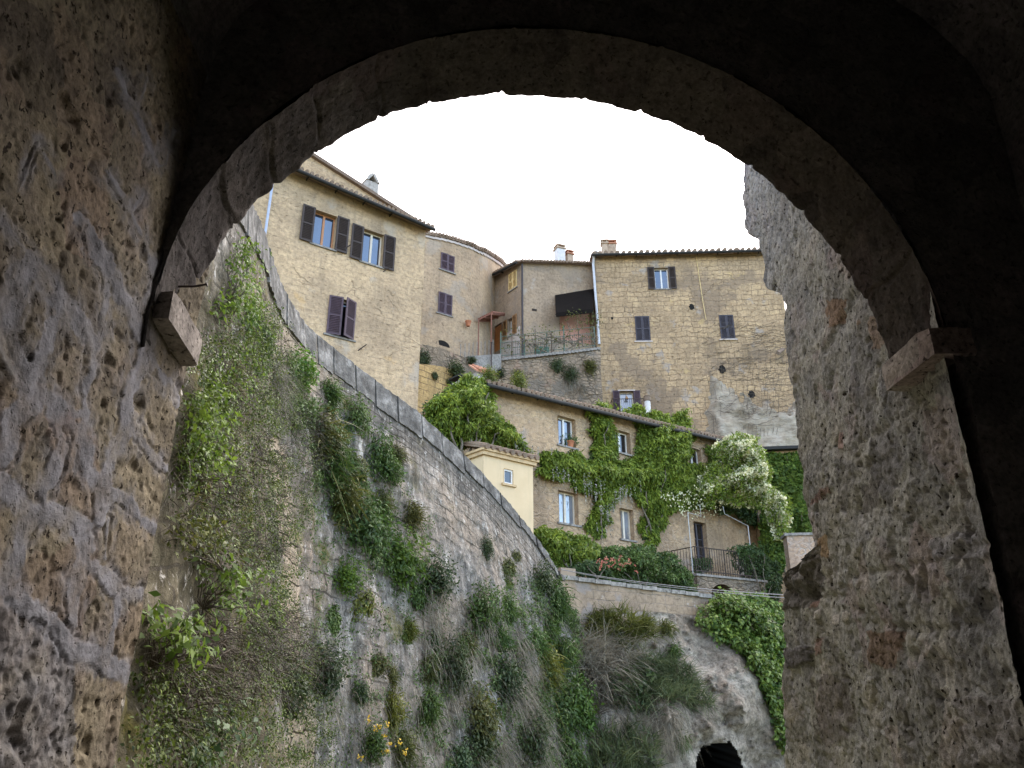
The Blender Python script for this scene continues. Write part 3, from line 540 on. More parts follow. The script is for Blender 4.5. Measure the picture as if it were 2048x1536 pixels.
strip = np.maximum(strip, inpoly(WPX + g2 * 14, WPY + g1 * 20, [(570, 600), (640, 690), (690, 760), (620, 790), (560, 700)]) * .6)
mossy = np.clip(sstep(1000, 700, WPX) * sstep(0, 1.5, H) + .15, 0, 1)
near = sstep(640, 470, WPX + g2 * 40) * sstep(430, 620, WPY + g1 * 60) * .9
fold = sstep(.1, .4, fbm(np.stack([UU * .055, VV * .8, 0 * UU], -1), 1, 3)); dsp += fold * .1 * sstep(.5, 2, H)
W[..., 0] += nrm[:, 0] * dsp; W[..., 1] += nrm[:, 1] * dsp
cap = W[:1].copy(); cap[..., 0] -= nrm[:, 0] * .55; cap[..., 1] -= nrm[:, 1] * .55; cap[..., 2] += .03
bk = cap.copy(); bk[..., 2] -= 4.0
Wf = np.concatenate([bk, cap, W], 0); padr = lambda a, v: np.concatenate([np.full((2, NU), v), a], 0)
uvw = np.stack([np.broadcast_to(su, (NV + 2, NU)), padr(-H, 0.0)], -1)
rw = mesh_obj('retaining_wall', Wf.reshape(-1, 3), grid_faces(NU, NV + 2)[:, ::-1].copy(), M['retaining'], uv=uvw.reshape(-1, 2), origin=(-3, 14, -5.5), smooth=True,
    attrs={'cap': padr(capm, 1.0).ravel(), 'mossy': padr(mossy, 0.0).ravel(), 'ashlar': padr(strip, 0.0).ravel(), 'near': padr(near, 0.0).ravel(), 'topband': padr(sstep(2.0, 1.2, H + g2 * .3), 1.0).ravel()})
tag(rw, 'high curved lichen-stained retaining wall sprouting green tufts', 'retaining wall')
V = []; Fc = []; rr_ = random.Random(3); i = 40
while i < NU - 12:
    j = i; L_ = rr_.uniform(.55, .95)
    while j < NU - 12 and su[j] - su[i] < L_: j += 1
    hb = .50 * float(sstep(24, 17, TC[i, 1])) + .13 + rr_.uniform(-.05, .04); pr = .05 + rr_.uniform(0, .025); b_ = len(V)
    ks = list(range(i, j + 1)); gap = .028
    for m_, k_ in enumerate(ks):
        n_ = np.r_[nrm[k_], 0]; t_ = np.r_[tg[k_], 0] * (gap if m_ == 0 else -gap if m_ == len(ks) - 1 else 0); c_ = TC[k_] + t_
        for o_, z_ in ((pr - .03, .04), (pr, .015), (pr + bat[k_] * hb, -hb), (bat[k_] * hb - .05, -hb - .01)): V.append(c_ + n_ * o_ + [0, 0, z_])
        V.append(c_ - n_ * .6 + [0, 0, .045])
    for m_ in range(len(ks) - 1):
        for q_ in range(4): Fc.append((b_ + m_ * 5 + q_, b_ + (m_ + 1) * 5 + q_, b_ + (m_ + 1) * 5 + (q_ + 1), b_ + m_ * 5 + (q_ + 1)) if q_ < 3 else (b_ + m_ * 5 + 4, b_ + (m_ + 1) * 5 + 4, b_ + (m_ + 1) * 5, b_ + m_ * 5))
    for e_ in (0, len(ks) - 1): Fc.append(tuple(b_ + e_ * 5 + q_ for q_ in (4, 0, 1, 2, 3)))
    i = j
V = np.array(V); V += fbm(V, 6, 4)[:, None] * np.array([.03, .03, .028])
q = NM('lichened_coping_stone', .95, .05); o = q.ob(); c = q.ramp(q.noise(o, 3, 6, .75), [(.35, (.07, .066, .06)), (.52, (.15, .142, .13)), (.68, (.33, .315, .29))]); q.color(c); q.bump(q.noise(o, 14, 5, .7), .03); M['cope'] = q.m
mesh_obj('coping', V, Fc, M['cope'], rw)
def on_grid(G, px, py, PXg, PYg, nearest=True):
    d = (PXg - px) ** 2 + (PYg - py) ** 2; i, j = np.unravel_index(np.argmin(d), d.shape)
    a = G[min(i + 1, G.shape[0] - 1), j] - G[max(i - 1, 0), j]; b = G[i, min(j + 1, G.shape[1] - 1)] - G[i, max(j - 1, 0)]
    n = np.cross(a, b); n /= np.linalg.norm(n) + 1e-9
    if n @ (CAM - G[i, j]) < 0: n = -n
    return G[i, j], n
WPX, WPY = proj(W)
wall_at = lambda px, py: on_grid(W, px, py, WPX, WPY)

# ------------------------------------------------------------------ tuff slope with the cave
NX, NZ = 260, 220; xs = np.linspace(-.2, 13.5, NX); zs = np.linspace(-6.5, 3.75, NZ); XX, ZZ = np.meshgrid(xs, zs)
YY = 23.15 + .62 * (XX - 1.5) + .45 * (ZZ - 3.6) + fbm(np.stack([XX, 0 * XX, ZZ], -1), .35, 4) * 1.0 + fbm(np.stack([XX, 0 * XX, ZZ], -1), 1.4, 4) * .34 + fbm(np.stack([XX, 0 * XX, ZZ], -1), 5, 4) * .10 - sstep(.25, .5, fbm(np.stack([XX + 9, 0 * XX, ZZ], -1), 2.6, 3)) * .25
PXr, PYr = proj(np.stack([XX, YY, ZZ], -1)); bul = np.exp(-((PXr - 1450) / 90) ** 2 - ((PYr - 1400) / 110) ** 2) * 1.4; YY = YY - bul
Pq = np.stack([XX, YY, ZZ], -1); PXr, PYr = proj(Pq); wb = fbm(Pq, 1.4, 3) * 22
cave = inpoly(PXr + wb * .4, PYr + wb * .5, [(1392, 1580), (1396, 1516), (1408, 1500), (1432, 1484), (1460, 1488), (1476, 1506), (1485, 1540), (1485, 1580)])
hood = inpoly(PXr + wb * .6, PYr + wb * .6, [(1425, 1478), (1440, 1448), (1468, 1452), (1492, 1488), (1500, 1560), (1480, 1510), (1460, 1484)])
Pq[..., 1] = np.where(cave, 34.0 + .3 * (XX - 6), Pq[..., 1])
_gf = grid_faces(NX, NZ); _cm = cave.ravel()[_gf].any(1).astype(int)  # cave faces get the near-black colour, its inner shade painted on
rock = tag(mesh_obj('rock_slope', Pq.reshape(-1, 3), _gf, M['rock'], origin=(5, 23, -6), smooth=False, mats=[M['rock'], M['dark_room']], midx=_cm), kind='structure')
PXr, PYr = proj(Pq); rock_at = lambda px, py: on_grid(Pq[:, :, :], px, py, np.where(cave, 1e6, PXr), PYr)

# ------------------------------------------------------------------ house building kit
def facade(name, P, u0, u1, zb, topf, holes, mat, parent, depth=5.0, step=.45, amp=.025, reveal=.26, sag=0.0):
    us = sorted(set(list(np.arange(u0, u1, step)) + [u1] + [v for h in holes for v in h[:2]])); us = [u for i, u in enumerate(us) if i == 0 or u - us[i - 1] > 1e-4]
    zt = min(topf(u) for u in us) - .02; hz_ = [z for h in holes for z in h[2:4]]
    zcut = min(zt, (max(hz_) if hz_ else zb) + .03) if holes else zt - .5
    zs_ = sorted(set(list(np.arange(zb, zcut, step)) + [zcut] + [z for z in hz_ if z < zcut])); zs_ = [z for i, z in enumerate(zs_) if i == 0 or z - zs_[i - 1] > 1e-4]
    nt = 4; nu = len(us); V = []; uv = []; 
    for z in zs_:
        for u in us: V.append(P.world(u, z)); uv.append((u, z))
    for k_ in range(1, nt + 1):
        for u in us:
            z = zcut + (topf(u) - zcut) * k_ / nt; V.append(P.world(u, z)); uv.append((u, z))
    V = np.array(V); nrow = len(zs_) + nt
    tt = np.array([P.xy(u)[1] for u in us]); nn = np.tile(np.stack([tt[:, 1], -tt[:, 0], 0 * tt[:, 0]], 1), (nrow, 1))
    V = V + nn * (fbm(V, .7, 4)[:, None] * amp * 1.6)
    Fc = []
    for j in range(nrow - 1):
        for i in range(nu - 1):
            if j + 1 < len(zs_):
                um, zm = (us[i] + us[i + 1]) / 2, (zs_[j] + zs_[j + 1]) / 2
                if any(h[0] < um < h[1] and h[2] < zm < h[3] for h in holes): continue
            a_ = j * nu + i; Fc.append((a_, a_ + 1, a_ + nu + 1, a_ + nu))
    V = list(V)
    def q4(pts, uvs):
        b_ = len(V); V.extend(pts); uv.extend(uvs); Fc.append((b_, b_ + 1, b_ + 2, b_ + 3))
    for h in holes:
        a_, b_, c_, d_ = h[:4]
        for (p, r_) in (((a_, c_), (b_, c_)), ((b_, c_), (b_, d_)), ((b_, d_), (a_, d_)), ((a_, d_), (a_, c_))):
            q4([P.world(*p, .02), P.world(*r_, .02), P.world(*r_, -reveal), P.world(*p, -reveal)], [p, r_, (r_[0] + .2, r_[1] + .2), (p[0] + .2, p[1] + .2)])
        q4([P.world(a_ - .1, c_ - .1, -reveal - .12), P.world(b_ + .1, c_ - .1, -reveal - .12), P.world(b_ + .1, d_ + .1, -reveal - .12), P.world(a_ - .1, d_ + .1, -reveal - .12)], [(a_, c_)] * 4)
    # sides, back and top close the body
    n0 = [P.world(u0, zb), P.world(u0, topf(u0))]; n1 = [P.world(u1, zb), P.world(u1, topf(u1))]
    q0, t0 = P.xy(u0); q1, t1 = P.xy(u1); tm = (q1 - q0) / np.linalg.norm(q1 - q0); bv = np.array([-tm[1], tm[0], 0]) * depth
    q4([n0[0], n0[0] + bv, n0[1] + bv, n0[1]], [(0, zb), (depth, zb), (depth, n0[1][2]), (0, n0[1][2])])
    q4([n1[0], n1[1], n1[1] + bv, n1[0] + bv], [(0, zb), (0, n1[1][2]), (depth, n1[1][2]), (depth, zb)])
    q4([n0[0] + bv, n1[0] + bv, n1[1] + bv, n0[1] + bv], [(0, zb), (9, zb), (9, 20), (0, 20)])
    return mesh_obj(name, np.array(V), Fc, mat, parent, uv=uv)
def shutter(P, u0, u1, z0, z1, off, mat, parent, swing=0.0, hinge=0, thick=.04, louvre=True, label=None):
    """leaf standing off metres out of the wall; swing turns it about its hinge side (0 = first edge, 1 = second)"""
    mb = MB(); q0, t_ = P.xy(u0 if hinge == 0 else u1); nrm_ = np.array([t_[1], -t_[0]]); wd = u1 - u0; ca, sa = math.cos(swing), math.sin(swing)
    base = q0 + nrm_ * off; dr = (t_ if hinge == 0 else -t_) * ca + nrm_ * sa; dn = nrm_ * ca - (t_ if hinge == 0 else -t_) * sa
    def bx(a0, a1, b0, b1, h0, h1):
        mb.hexa([np.r_[base + dr * a + dn * b, h] for h in (h0, h1) for a, b in ((a0, b1), (a1, b1), (a1, b0), (a0, b0))])
    fr = min(.07, wd * .16)
    bx(0, fr, 0, thick, z0, z1); bx(wd - fr, wd, 0, thick, z0, z1); bx(fr, wd - fr, 0, thick, z0, z0 + fr); bx(fr, wd - fr, 0, thick, z1 - fr, z1)
    if louvre:
        bx(fr, wd - fr, 0, thick, (z0 + z1) / 2 - .03, (z0 + z1) / 2 + .03); n = max(8, int((z1 - z0) / .075))
        for i in range(n):
            zc = z0 + fr + (z1 - z0 - 2 * fr) * (i + .5) / n; hgt = (z1 - z0) / n * .62
            mb.hexa([np.r_[base + dr * a + dn * b, h] for dz in (0, .012) for a, b, h in ((fr, thick * .95, zc - hgt / 2 + dz), (wd - fr, thick * .95, zc - hgt / 2 + dz), (wd - fr, 0.002, zc + hgt / 2 + dz), (fr, 0.002, zc + hgt / 2 + dz))])
        bx(fr, wd - fr, -.004, .0, z0 + fr, z1 - fr)
    else:
        bx(fr, wd - fr, .008, thick - .012, z0 + fr, z1 - fr); bx(fr, wd - fr, 0, thick, (z0 + z1) / 2 - .03, (z0 + z1) / 2 + .03)
    return mb.build('shutter', mat, parent)
def window(house, P, rc, frame='frame_white', glass='glass', rev=.19, sill=True, shut=None, shmat=None, sw=None, mull=1, label=None, bars=0, silm='concrete'):
    """rc = u0,u1,z0,z1 of the opening; shut: None, 'open', 'closed', 'ajar'"""
    u0, u1, z0, z1 = rc; f = MB(); o0, o1 = -rev - .06, -rev; w_ = .055 if u1 - u0 < 1.3 else .065
    f.pbox(P, u0, u0 + w_, z0, z1, o0, o1); f.pbox(P, u1 - w_, u1, z0, z1, o0, o1); f.pbox(P, u0 + w_, u1 - w_, z0, z0 + w_, o0, o1); f.pbox(P, u0 + w_, u1 - w_, z1 - w_, z1, o0, o1)
    for k_ in range(mull):
        uc = u0 + (u1 - u0) * (k_ + 1) / (mull + 1); f.pbox(P, uc - w_ * .8, uc + w_ * .8, z0 + w_, z1 - w_, o0, o1 + .012)
    for k_ in range(bars):
        zc = z0 + (z1 - z0) * (k_ + 1) / (bars + 1); f.pbox(P, u0 + w_, u1 - w_, zc - .015, zc + .015, o0 + .02, o1 - .004)
    wobj = f.build('window', M[frame], house)
    g = MB(); g.pbox(P, u0 + w_ * .5, u1 - w_ * .5, z0 + w_ * .5, z1 - w_ * .5, o0 + .015, o0 + .03); g.build('pane', M[glass], wobj)
    if sill:
        s_ = MB(); s_.pbox(P, u0 - .1, u1 + .1, z0 - .07, z0 - .002, -rev + .004, .07); s_.build('sill', M[silm], wobj)
    hw = (u1 - u0) / 2 if sw is None else sw
    if shut == 'open':
        shutter(P, u0 - hw, u0 - .01, z0 - .03, z1 + .03, .05, M[shmat], wobj, 0, 1); shutter(P, u1 + .01, u1 + hw, z0 - .03, z1 + .03, .05, M[shmat], wobj, 0, 0)
    elif shut in ('closed', 'ajar'):
        a_ = (0, 0) if shut == 'closed' else (R(14), R(26)); um = (u0 + u1) / 2
        shutter(P, u0, um - .004, z0, z1, .01, M[shmat], wobj, a_[0], 0); shutter(P, um + .004, u1, z0, z1, .01, M[shmat], wobj, a_[1], 1)
    if label: wobj['label'] = label
    return wobj
def roof(house, P, u0, u1, z0, z1, depth=5, rise=.30, over=.45, pitch=.2, tile_r=.075, mat='tile', gut=True, name='roof', zoff=.0):
    """tiled slope seen from below: slab, barrel tiles with round ends, half-round gutter"""
    zf = lambda u: z0 + (z1 - z0) * (u - u0) / (u1 - u0) + zoff; mb = MB(); ue0, ue1 = u0 - .15, u1 + .15
    W_ = lambda u, o, dz: P.world(u, zf(u) - o * rise + dz, o)
    mb.hexa([W_(ue0, over, .02), W_(ue1, over, .02), W_(ue1, -depth, .02), W_(ue0, -depth, .02), W_(ue0, over, .07), W_(ue1, over, .07), W_(ue1, -depth, .07), W_(ue0, -depth, .07)])
    n = max(2, int((ue1 - ue0) / pitch)); rr_ = random.Random(n)
    for i in range(n):
        u = ue0 + (ue1 - ue0) * (i + .5) / n; L = over + .10 + rr_.uniform(-.03, .03); dz = rr_.uniform(-.012, .012)
        mb.tube([W_(u, L, .10 + dz), W_(u + rr_.uniform(-.02, .02), L - .45, .115 + dz), W_(u, -depth, .10)], tile_r * rr_.uniform(.9, 1.1), 8)
    ro = mb.build(name, M[mat], house)
    if gut:
        g = MB(); g.tube([W_(ue0, over + .09, -.03), W_((ue0 + ue1) / 2, over + .09, -.045), W_(ue1, over + .09, -.03)], .075, 10)
        for i in range(max(2, int((ue1 - ue0) / 1.2))):
            u = ue0 + .3 + i * 1.2; g.pbox(P, u, u + .03, zf(u) - .10, zf(u) + .02, .0, over + .05)
        g.build('gutter', M['gutter'], house)
    return ro
def pipe(house, pts, r_, mat, name='downpipe'):
    mb = MB(); mb.tube(pts, r_, 8); return mb.build(name, M[mat], house)

def offpath(P, o): return Path([tuple(P.world(0, 0, o)[:2]), tuple(P.world(P.c[-1], 0, o)[:2])])
# ------------------------------------------------------------------ house A: tall tan house behind the retaining wall
PA = Path([(-13.04, 21.5), (1.3, 31.49)])
hit = PA.hit
hA = empty('tall_house', PA.world(hit(700, 800)[0], 4, -2.5), 'tall tan plastered house with brown and purple shutters above the curved wall', 'house')
uL, uR = hit(450, 500)[0], hit(845, 600)[0]; za, zb_ = hit(600, 352), hit(845, 458)
tA = lambda u: za[1] + (zb_[1] - za[1]) * (u - za[0]) / (zb_[0] - za[0])
A1, A2r, A3 = PA.rect(631, 419, 667.5, 500), PA.rect(727.6, 457, 763, 535), PA.rect(659, 590.6, 705.6, 681)
facade('wall', PA, uL, uR, 2.0, tA, [A1, A2r, A3], M['wall_a'], hA, 6.0)
window(hA, PA, A1, 'frame_wood', 'glass', shut='open', shmat='shut_brown', sw=(A1[1] - A1[0]) * .58, label='window with orange wood frame')
window(hA, PA, A2r, 'frame_cream', 'glass', shut='open', shmat='shut_brown', sw=(A2r[1] - A2r[0]) * .58)
window(hA, PA, A3, 'frame_cream', 'glass_dark', shut='ajar', shmat='shut_purple', label='window with half-closed purple louvred shutters')
roof(hA, PA, uL, uR, tA(uL), tA(uR), 4.0, .30)
p0, p1 = hit(543, 372), hit(523, 470); pipe(hA, [PA.world(p0[0], tA(p0[0]) - .1, .12), PA.world(p1[0], 6, .12)], .05, 'pipe_blue')
for px, py in ((690, 498), (820, 697), (772, 540)):
    u, z = hit(px if px != 820 else 722, py); mb = MB(); mb.tube([PA.world(u - .12, z - .12, .0), PA.world(u + .12, z + .12, .22)], .02, 6); mb.build('iron_bracket', M['iron'], hA)
# upper storey set back, with its raking roof edge
PU = Path([tuple(PA.world(0, 0, -2.2)[:2]), tuple(PA.world(14, 0, -2.2)[:2])]); ua, ub = PU.hit(560, 275), PU.hit(838, 452)
tU = lambda u: ua[1] + (ub[1] - ua[1]) * (u - ua[0]) / (ub[0] - ua[0])
facade('upper_wall', PU, ua[0], ub[0] - .4, tA(ub[0]) - 1.0, lambda u: max(tU(u), tA(ub[0]) - .4), [], M['wall_a'], hA, 3.0)
mb = MB(); mb.hexa([PU.world(ua[0], tU(ua[0]), .18), PU.world(ub[0], tU(ub[0]), .18), PU.world(ub[0], tU(ub[0]), -3), PU.world(ua[0], tU(ua[0]), -3), PU.world(ua[0], tU(ua[0]) + .16, .18), PU.world(ub[0], tU(ub[0]) + .16, .18), PU.world(ub[0], tU(ub[0]) + .16, -3), PU.world(ua[0], tU(ua[0]) + .16, -3)])
mb.build('gable_roof', M['timber'], hA)
PC_ = Path([tuple(PA.world(0, 0, -3.5)[:2]), tuple(PA.world(14, 0, -3.5)[:2])])
r_ = PC_.rect(733, 357, 755, 400); mb = MB(); mb.pbox(PC_, r_[0], r_[1], r_[2] - .6, r_[3] - .04, -.6, 0); uc = (r_[0] + r_[1]) / 2
wv = r_[1] - r_[0]
for s_ in (-1, 1):   # two leaning slabs with a gap below make the pointed cap
    mb.hexa([PC_.world(uc + s_ * wv * .56, r_[3] - .04, .05), PC_.world(uc + s_ * wv * .36, r_[3] - .04, .05), PC_.world(uc + s_ * wv * .36, r_[3] - .04, -.65), PC_.world(uc + s_ * wv * .56, r_[3] - .04, -.65), PC_.world(uc + s_ * .08, r_[3] + .42, .05), PC_.world(uc - s_ * .02, r_[3] + .34, .05), PC_.world(uc - s_ * .02, r_[3] + .34, -.65), PC_.world(uc + s_ * .08, r_[3] + .42, -.65)])
mb.lathe(PC_.world(uc, r_[3] + .38, -.3), [(.10, 0), (.13, .06), (.06, .16)], 8); mb.build('chimney', M['chim_stone'], hA)

# ------------------------------------------------------------------ house B: curved house in the corner
bp = [(px, Y) for px, Y in ((826, 35.3), (850, 35.6), (880, 36.05), (910, 36.6), (940, 37.4), (965, 38.5), (985, 40.2), (1000, 42.0), (1010, 44.5))]
PB = Path([tuple(at(px, 560, Y)[:2]) for px, Y in bp]); hit = PB.hit
hB = empty('curved_house', PB.world(3, 8, -3), 'curved tan stone house with two closed purple shutters in the courtyard corner', 'house')
tb = [(830, 462), (850, 470), (880, 475), (920, 486), (955, 500), (985, 514), (1000, 524), (1009, 534)]; tbz = np.array([hit(*q_) for q_ in tb])
tB = lambda u: float(np.interp(u, tbz[:, 0], tbz[:, 1]))
B1, B2 = PB.rect(882, 504.5, 907.8, 546.7), PB.rect(877, 583, 903, 633)
facade('wall', PB, 0, PB.c[-1], 6, tB, [B1, B2], M['wall_b'], hB, 4.0, .4, .04)
for k_, r_ in enumerate((B1, B2)): window(hB, PB, r_, 'frame_cream', 'glass_dark', shut='closed', shmat='shut_purple')
mb = MB(); rr_ = random.Random(4); n = int(PB.c[-1] / .2)
for i in range(n):
    u = (i + .5) * PB.c[-1] / n; z = tB(u); mb.tube([PB.world(u, z + .10, .20 + rr_.uniform(-.03, .03)), PB.world(u, z + .2, -.3), PB.world(u, z + .75, -2.2)], .085, 8)
    mb.pbox(PB, u - .11, u + .11, z - .02, z + .05, -1.0, .14)
mb.build('roof', M['tile'], hB)
mb = MB(); n = 30
for i in range(n):
    u0_, u1_ = i * PB.c[-1] / n, (i + 1) * PB.c[-1] / n; mb.pbox(PB, u0_, u1_, tB(u0_) - .16, tB(u0_) - .02, -.05, .07)
mb.build('cornice', M['whitewash'], hB)
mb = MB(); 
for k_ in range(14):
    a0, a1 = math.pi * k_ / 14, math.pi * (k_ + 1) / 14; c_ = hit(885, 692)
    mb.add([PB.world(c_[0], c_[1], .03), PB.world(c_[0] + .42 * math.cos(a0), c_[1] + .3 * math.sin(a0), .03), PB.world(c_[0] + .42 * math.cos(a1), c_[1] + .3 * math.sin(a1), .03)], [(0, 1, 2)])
mb.build('cellar_opening', M['dark_room'], hB)  # flat patch, the opening's shade painted as colour
c_ = hit(930, 651); mb = MB(); mb.lathe(PB.world(c_[0], c_[1] - .12, .25), [(.10, 0), (.15, .24), (.17, .25), (.17, .3), (.13, .3)], 10)
tag(mb.build('flower_pot', M['terra']), 'small terracotta pot fixed to the curved house beside the red porch', 'pot')

# ------------------------------------------------------------------ house E: corner house with porch and drainpipe
e0 = at(980, 600, 41.2); e1 = at(1042, 600, 38.7); e2 = at(1195, 600, 40.6)
PE1 = Path([e0[:2], e1[:2]]); PE2 = Path([e1[:2], e2[:2]])
hE = empty('corner_house', (e1[0] + 1, e1[1] + 3, 14), 'grey tan corner house with dark drainpipe, yellow shutter and pale chimneys', 'house')
q0, q1 = PE1.hit(983, 556), PE1.hit(1042, 526); t1 = lambda u: q0[1] + (q1[1] - q0[1]) * (u - q0[0]) / (q1[0] - q0[0])
Ew1, Ew2, Ed = PE1.rect(1018, 550, 1034.4, 573), PE1.rect(1016, 640, 1026.5, 669), PE1.rect(985, 656, 1003.5, 697)
facade('wall', PE1, 0, PE1.c[-1], 12, t1, [Ew1, Ew2, Ed], M['wall_e'], hE, 5, .4)
window(hE, PE1, Ew1, 'frame_cream', 'glass_dark', shut='closed', shmat='shut_yellow', label='window behind yellow shutters')
window(hE, PE1, Ew2, 'frame_white', 'glass', shut='open', shmat='shut_wood', sw=(Ew2[1] - Ew2[0]) * .8, label='window between open varnished shutters')
mb = MB(); mb.pbox(PE1, Ed[0] + .02, Ed[1] - .02, Ed[2], Ed[3] - .02, -.15, -.08)
for k_ in range(5): mb.pbox(PE1, Ed[0] + .06 + k_ * (Ed[1] - Ed[0] - .12) / 5, Ed[0] + .04 + (k_ + 1) * (Ed[1] - Ed[0] - .12) / 5, Ed[2] + .05, Ed[3] - .07, -.08, -.06)
dr = mb.build('door', M['door_orange'], hE)
mb = MB(); a_, b_ = PE1.hit(1004, 672), PE1.hit(1041, 672); mb.pbox(PE1, a_[0], b_[0] - .02, 13, a_[1] - .05, .0, .035); mb.build('limewashed_base', M['whitewash'], hE)
q2, q3 = PE2.hit(1043, 526), PE2.hit(1188, 530); t2 = lambda u: q2[1] + (q3[1] - q2[1]) * (u - q2[0]) / (q3[0] - q2[0])
porch = PE2.rect(1118, 606, 1186, 690)
facade('wall', PE2, 0, PE2.c[-1], 12, t2, [porch], M['wall_e'], hE, 5, .4, reveal=.3)
mb = MB(); mb.pbox(PE2, porch[0], porch[1], porch[2], porch[3], -.40, -.28); mb.build('pink_wall', M['pink'], hE)
roof(hE, PE1, 0, PE1.c[-1], t1(0), t1(PE1.c[-1]), 3.0, .3, .35); roof(hE, PE2, 0, PE2.c[-1], t2(0), t2(PE2.c[-1]), 3.0, .3, .3, gut=False)
pipe(hE, [PE2.world(.03, t2(0) - .1, .12), PE2.world(.03, 14.5, .12)], .055, 'pipe_dark')
v_ = PE2.rect(1064, 618, 1073, 623); mb = MB(); mb.pbox(PE2, *v_, .0, .03)
for k_ in range(3): mb.pbox(PE2, v_[0], v_[1], v_[2] + k_ * .05, v_[2] + k_ * .05 + .02, .03, .05)
mb.build('air_vent', M['iron'], hE)
# dark awning
PO = offpath(PE2, 1.15); a_, b_ = PO.hit(1112, 627), PO.hit(1186, 619); a2, b2 = PE2.hit(1110, 592), PE2.hit(1187, 579); mb = MB(); zl = a_[1]; A0, B0, A1_, B1_ = PO.world(*a_), PO.world(*b_), PE2.world(*a2, .02), PE2.world(*b2, .02); dz_ = np.array([0, 0, .05])
mb.hexa([A0, B0, B1_, A1_, A0 + dz_, B0 + dz_, B1_ + dz_, A1_ + dz_]); mb.hexa([A0 - (0, 0, .2), B0 - (0, 0, .2), B0 + (0, .04, -.2), A0 + (0, .04, -.2), A0, B0, B0 + (0, .04, 0), A0 + (0, .04, 0)])
mb.add([A0, A1_, A1_ - (0, 0, .9)], [(0, 1, 2)]); mb.tube([A0 - (0, 0, .05), A1_ - (0, 0, 1.2)], .02, 6); mb.tube([B0 - (0, 0, .05), B1_ - (0, 0, 1.2)], .02, 6)
mb.build('awning', M['awning'], hE)
# porch canopy over the orange door
FL, FR, WR, WL = at(956, 641, 37.7), at(986, 626, 37.5), at(1010, 629, 39.4), at(982, 641, 39.8); mb = MB(); dz_ = np.array([0, 0, .07])
mb.hexa([FL, FR, WR, WL, FL + dz_, FR + dz_, WR + dz_, WL + dz_]); n = 8
for i in range(n): t_ = (i + .5) / n; mb.tube([FL + (FR - FL) * t_ + dz_, WL + (WR - WL) * t_ + dz_], .07, 6)
for t_ in (.05, .5, .95): mb.tube([FL + (FR - FL) * t_ - dz_ * .6, WL + (WR - WL) * t_ - dz_ * .6], .045, 4)
mb.build('porch_canopy', M['red_timber'], hE)
mb = MB(); mb.tube([FL + (FR - FL) * .05, np.r_[(FL + (FR - FL) * .05)[:2], 15.3]], .035, 6); mb.build('porch_post', M['red_timber'], hE)
mb = MB(); mb.tube([FL + (FR - FL) * .9, np.r_[(FL + (FR - FL) * .9)[:2], 15.3]], .035, 6); mb.build('porch_post', M['red_timber'], hE)
def chimney(house, P, x0, y0, x1, y1, mat, capmat, off=-1.2, capn=1):
    P = offpath(P, off); off = 0; r_ = P.rect(x0, y0, x1, y1); mb = MB(); wd = r_[1] - r_[0]; mb.pbox(P, r_[0], r_[1], r_[2] - .8, r_[3] - .28, off - wd, off); c_ = mb.build('chimney', M[mat], house)
    mb = MB(); mb.pbox(P, r_[0] - .07, r_[1] + .07, r_[3] - .28, r_[3] - .20, off - wd - .07, off + .07)
    for a__ in (r_[0], r_[1] - .08):
        for b__ in (off - wd, off - .08): mb.pbox(P, a__, a__ + .08, r_[3] - .2, r_[3] - .07, b__, b__ + .08)
    mb.pbox(P, r_[0] - .05, r_[1] + .05, r_[3] - .07, r_[3], off - wd - .05, off + .05); mb.build('chimney_cap', M[capmat], c_); return c_
chimney(hE, PE2, 1115, 487, 1131, 524, 'chim_white', 'chim_tan'); chimney(hE, PE2, 1135, 499, 1147, 524, 'chim_tan', 'tile_red')

# ------------------------------------------------------------------ house D: big squared-stone house
PD = Path([(4.0, 40.0), (22, 39.4)]); hit = PD.hit
hD = empty('stone_house', (10, 42, 8), 'large squared-stone house with tiled eave and dark shutters against the sky', 'house')
u0, u1 = hit(1190, 600)[0], hit(1588, 740)[0]; a_, b_ = hit(1192, 513), hit(1516, 505); tD = lambda u: a_[1] + (b_[1] - a_[1]) * (u - a_[0]) / (b_[0] - a_[0])
D1, D2, D3, D4 = PD.rect(1308, 536, 1339, 577.5), PD.rect(1269, 633, 1301.5, 682), PD.rect(1437, 630.6, 1471, 678), PD.rect(1239, 783, 1269, 829)
facade('wall', PD, u0, u1, 6, tD, [D1, D2, D3, D4], M['wall_d'], hD, 7, .4, .05)
window(hD, PD, D1, 'frame_white', 'glass', shut='open', shmat='shut_brown', sw=(D1[1] - D1[0]) * .52, label='top window with white frame between open shutters')
window(hD, PD, D2, 'frame_cream', 'glass_dark', shut='closed', shmat='shut_dark', silm='whitewash'); window(hD, PD, D3, 'frame_cream', 'glass_dark', shut='closed', shmat='shut_dark', silm='whitewash')
w4 = window(hD, PD, D4, 'frame_cream', 'glass_curtain', shut='open', shmat='shut_purple', sw=(D4[1] - D4[0]) * .5, label='low window with a railing and a hanging lamp', mull=0)
mb = MB(); mb.pbox(PD, D4[0] - .1, D4[1] + .1, D4[3] + .002, D4[3] + .07, -.05, .1); mb.build('lintel', M['whitewash'], w4)
mb = MB(); uc = (D4[0] + D4[1]) / 2; mb.tube([PD.world(uc, D4[3], .02), PD.world(uc, D4[3] - .3, .02)], .012, 6); mb.lathe(PD.world(uc, D4[3] - .45, .02), [(.02, .16), (.11, 0), (.10, -.02)][::-1], 10); mb.build('hanging_lamp', M['shut_wood'], w4)
rl = PD.rect(1222, 805, 1286, 832); mb = MB()
for z in (rl[3], rl[2] + .1): mb.tube([PD.world(rl[0], z, .02), PD.world(rl[0], z, .55), PD.world(rl[1], z, .55), PD.world(rl[1], z, .02)], .022, 6)
n = 16
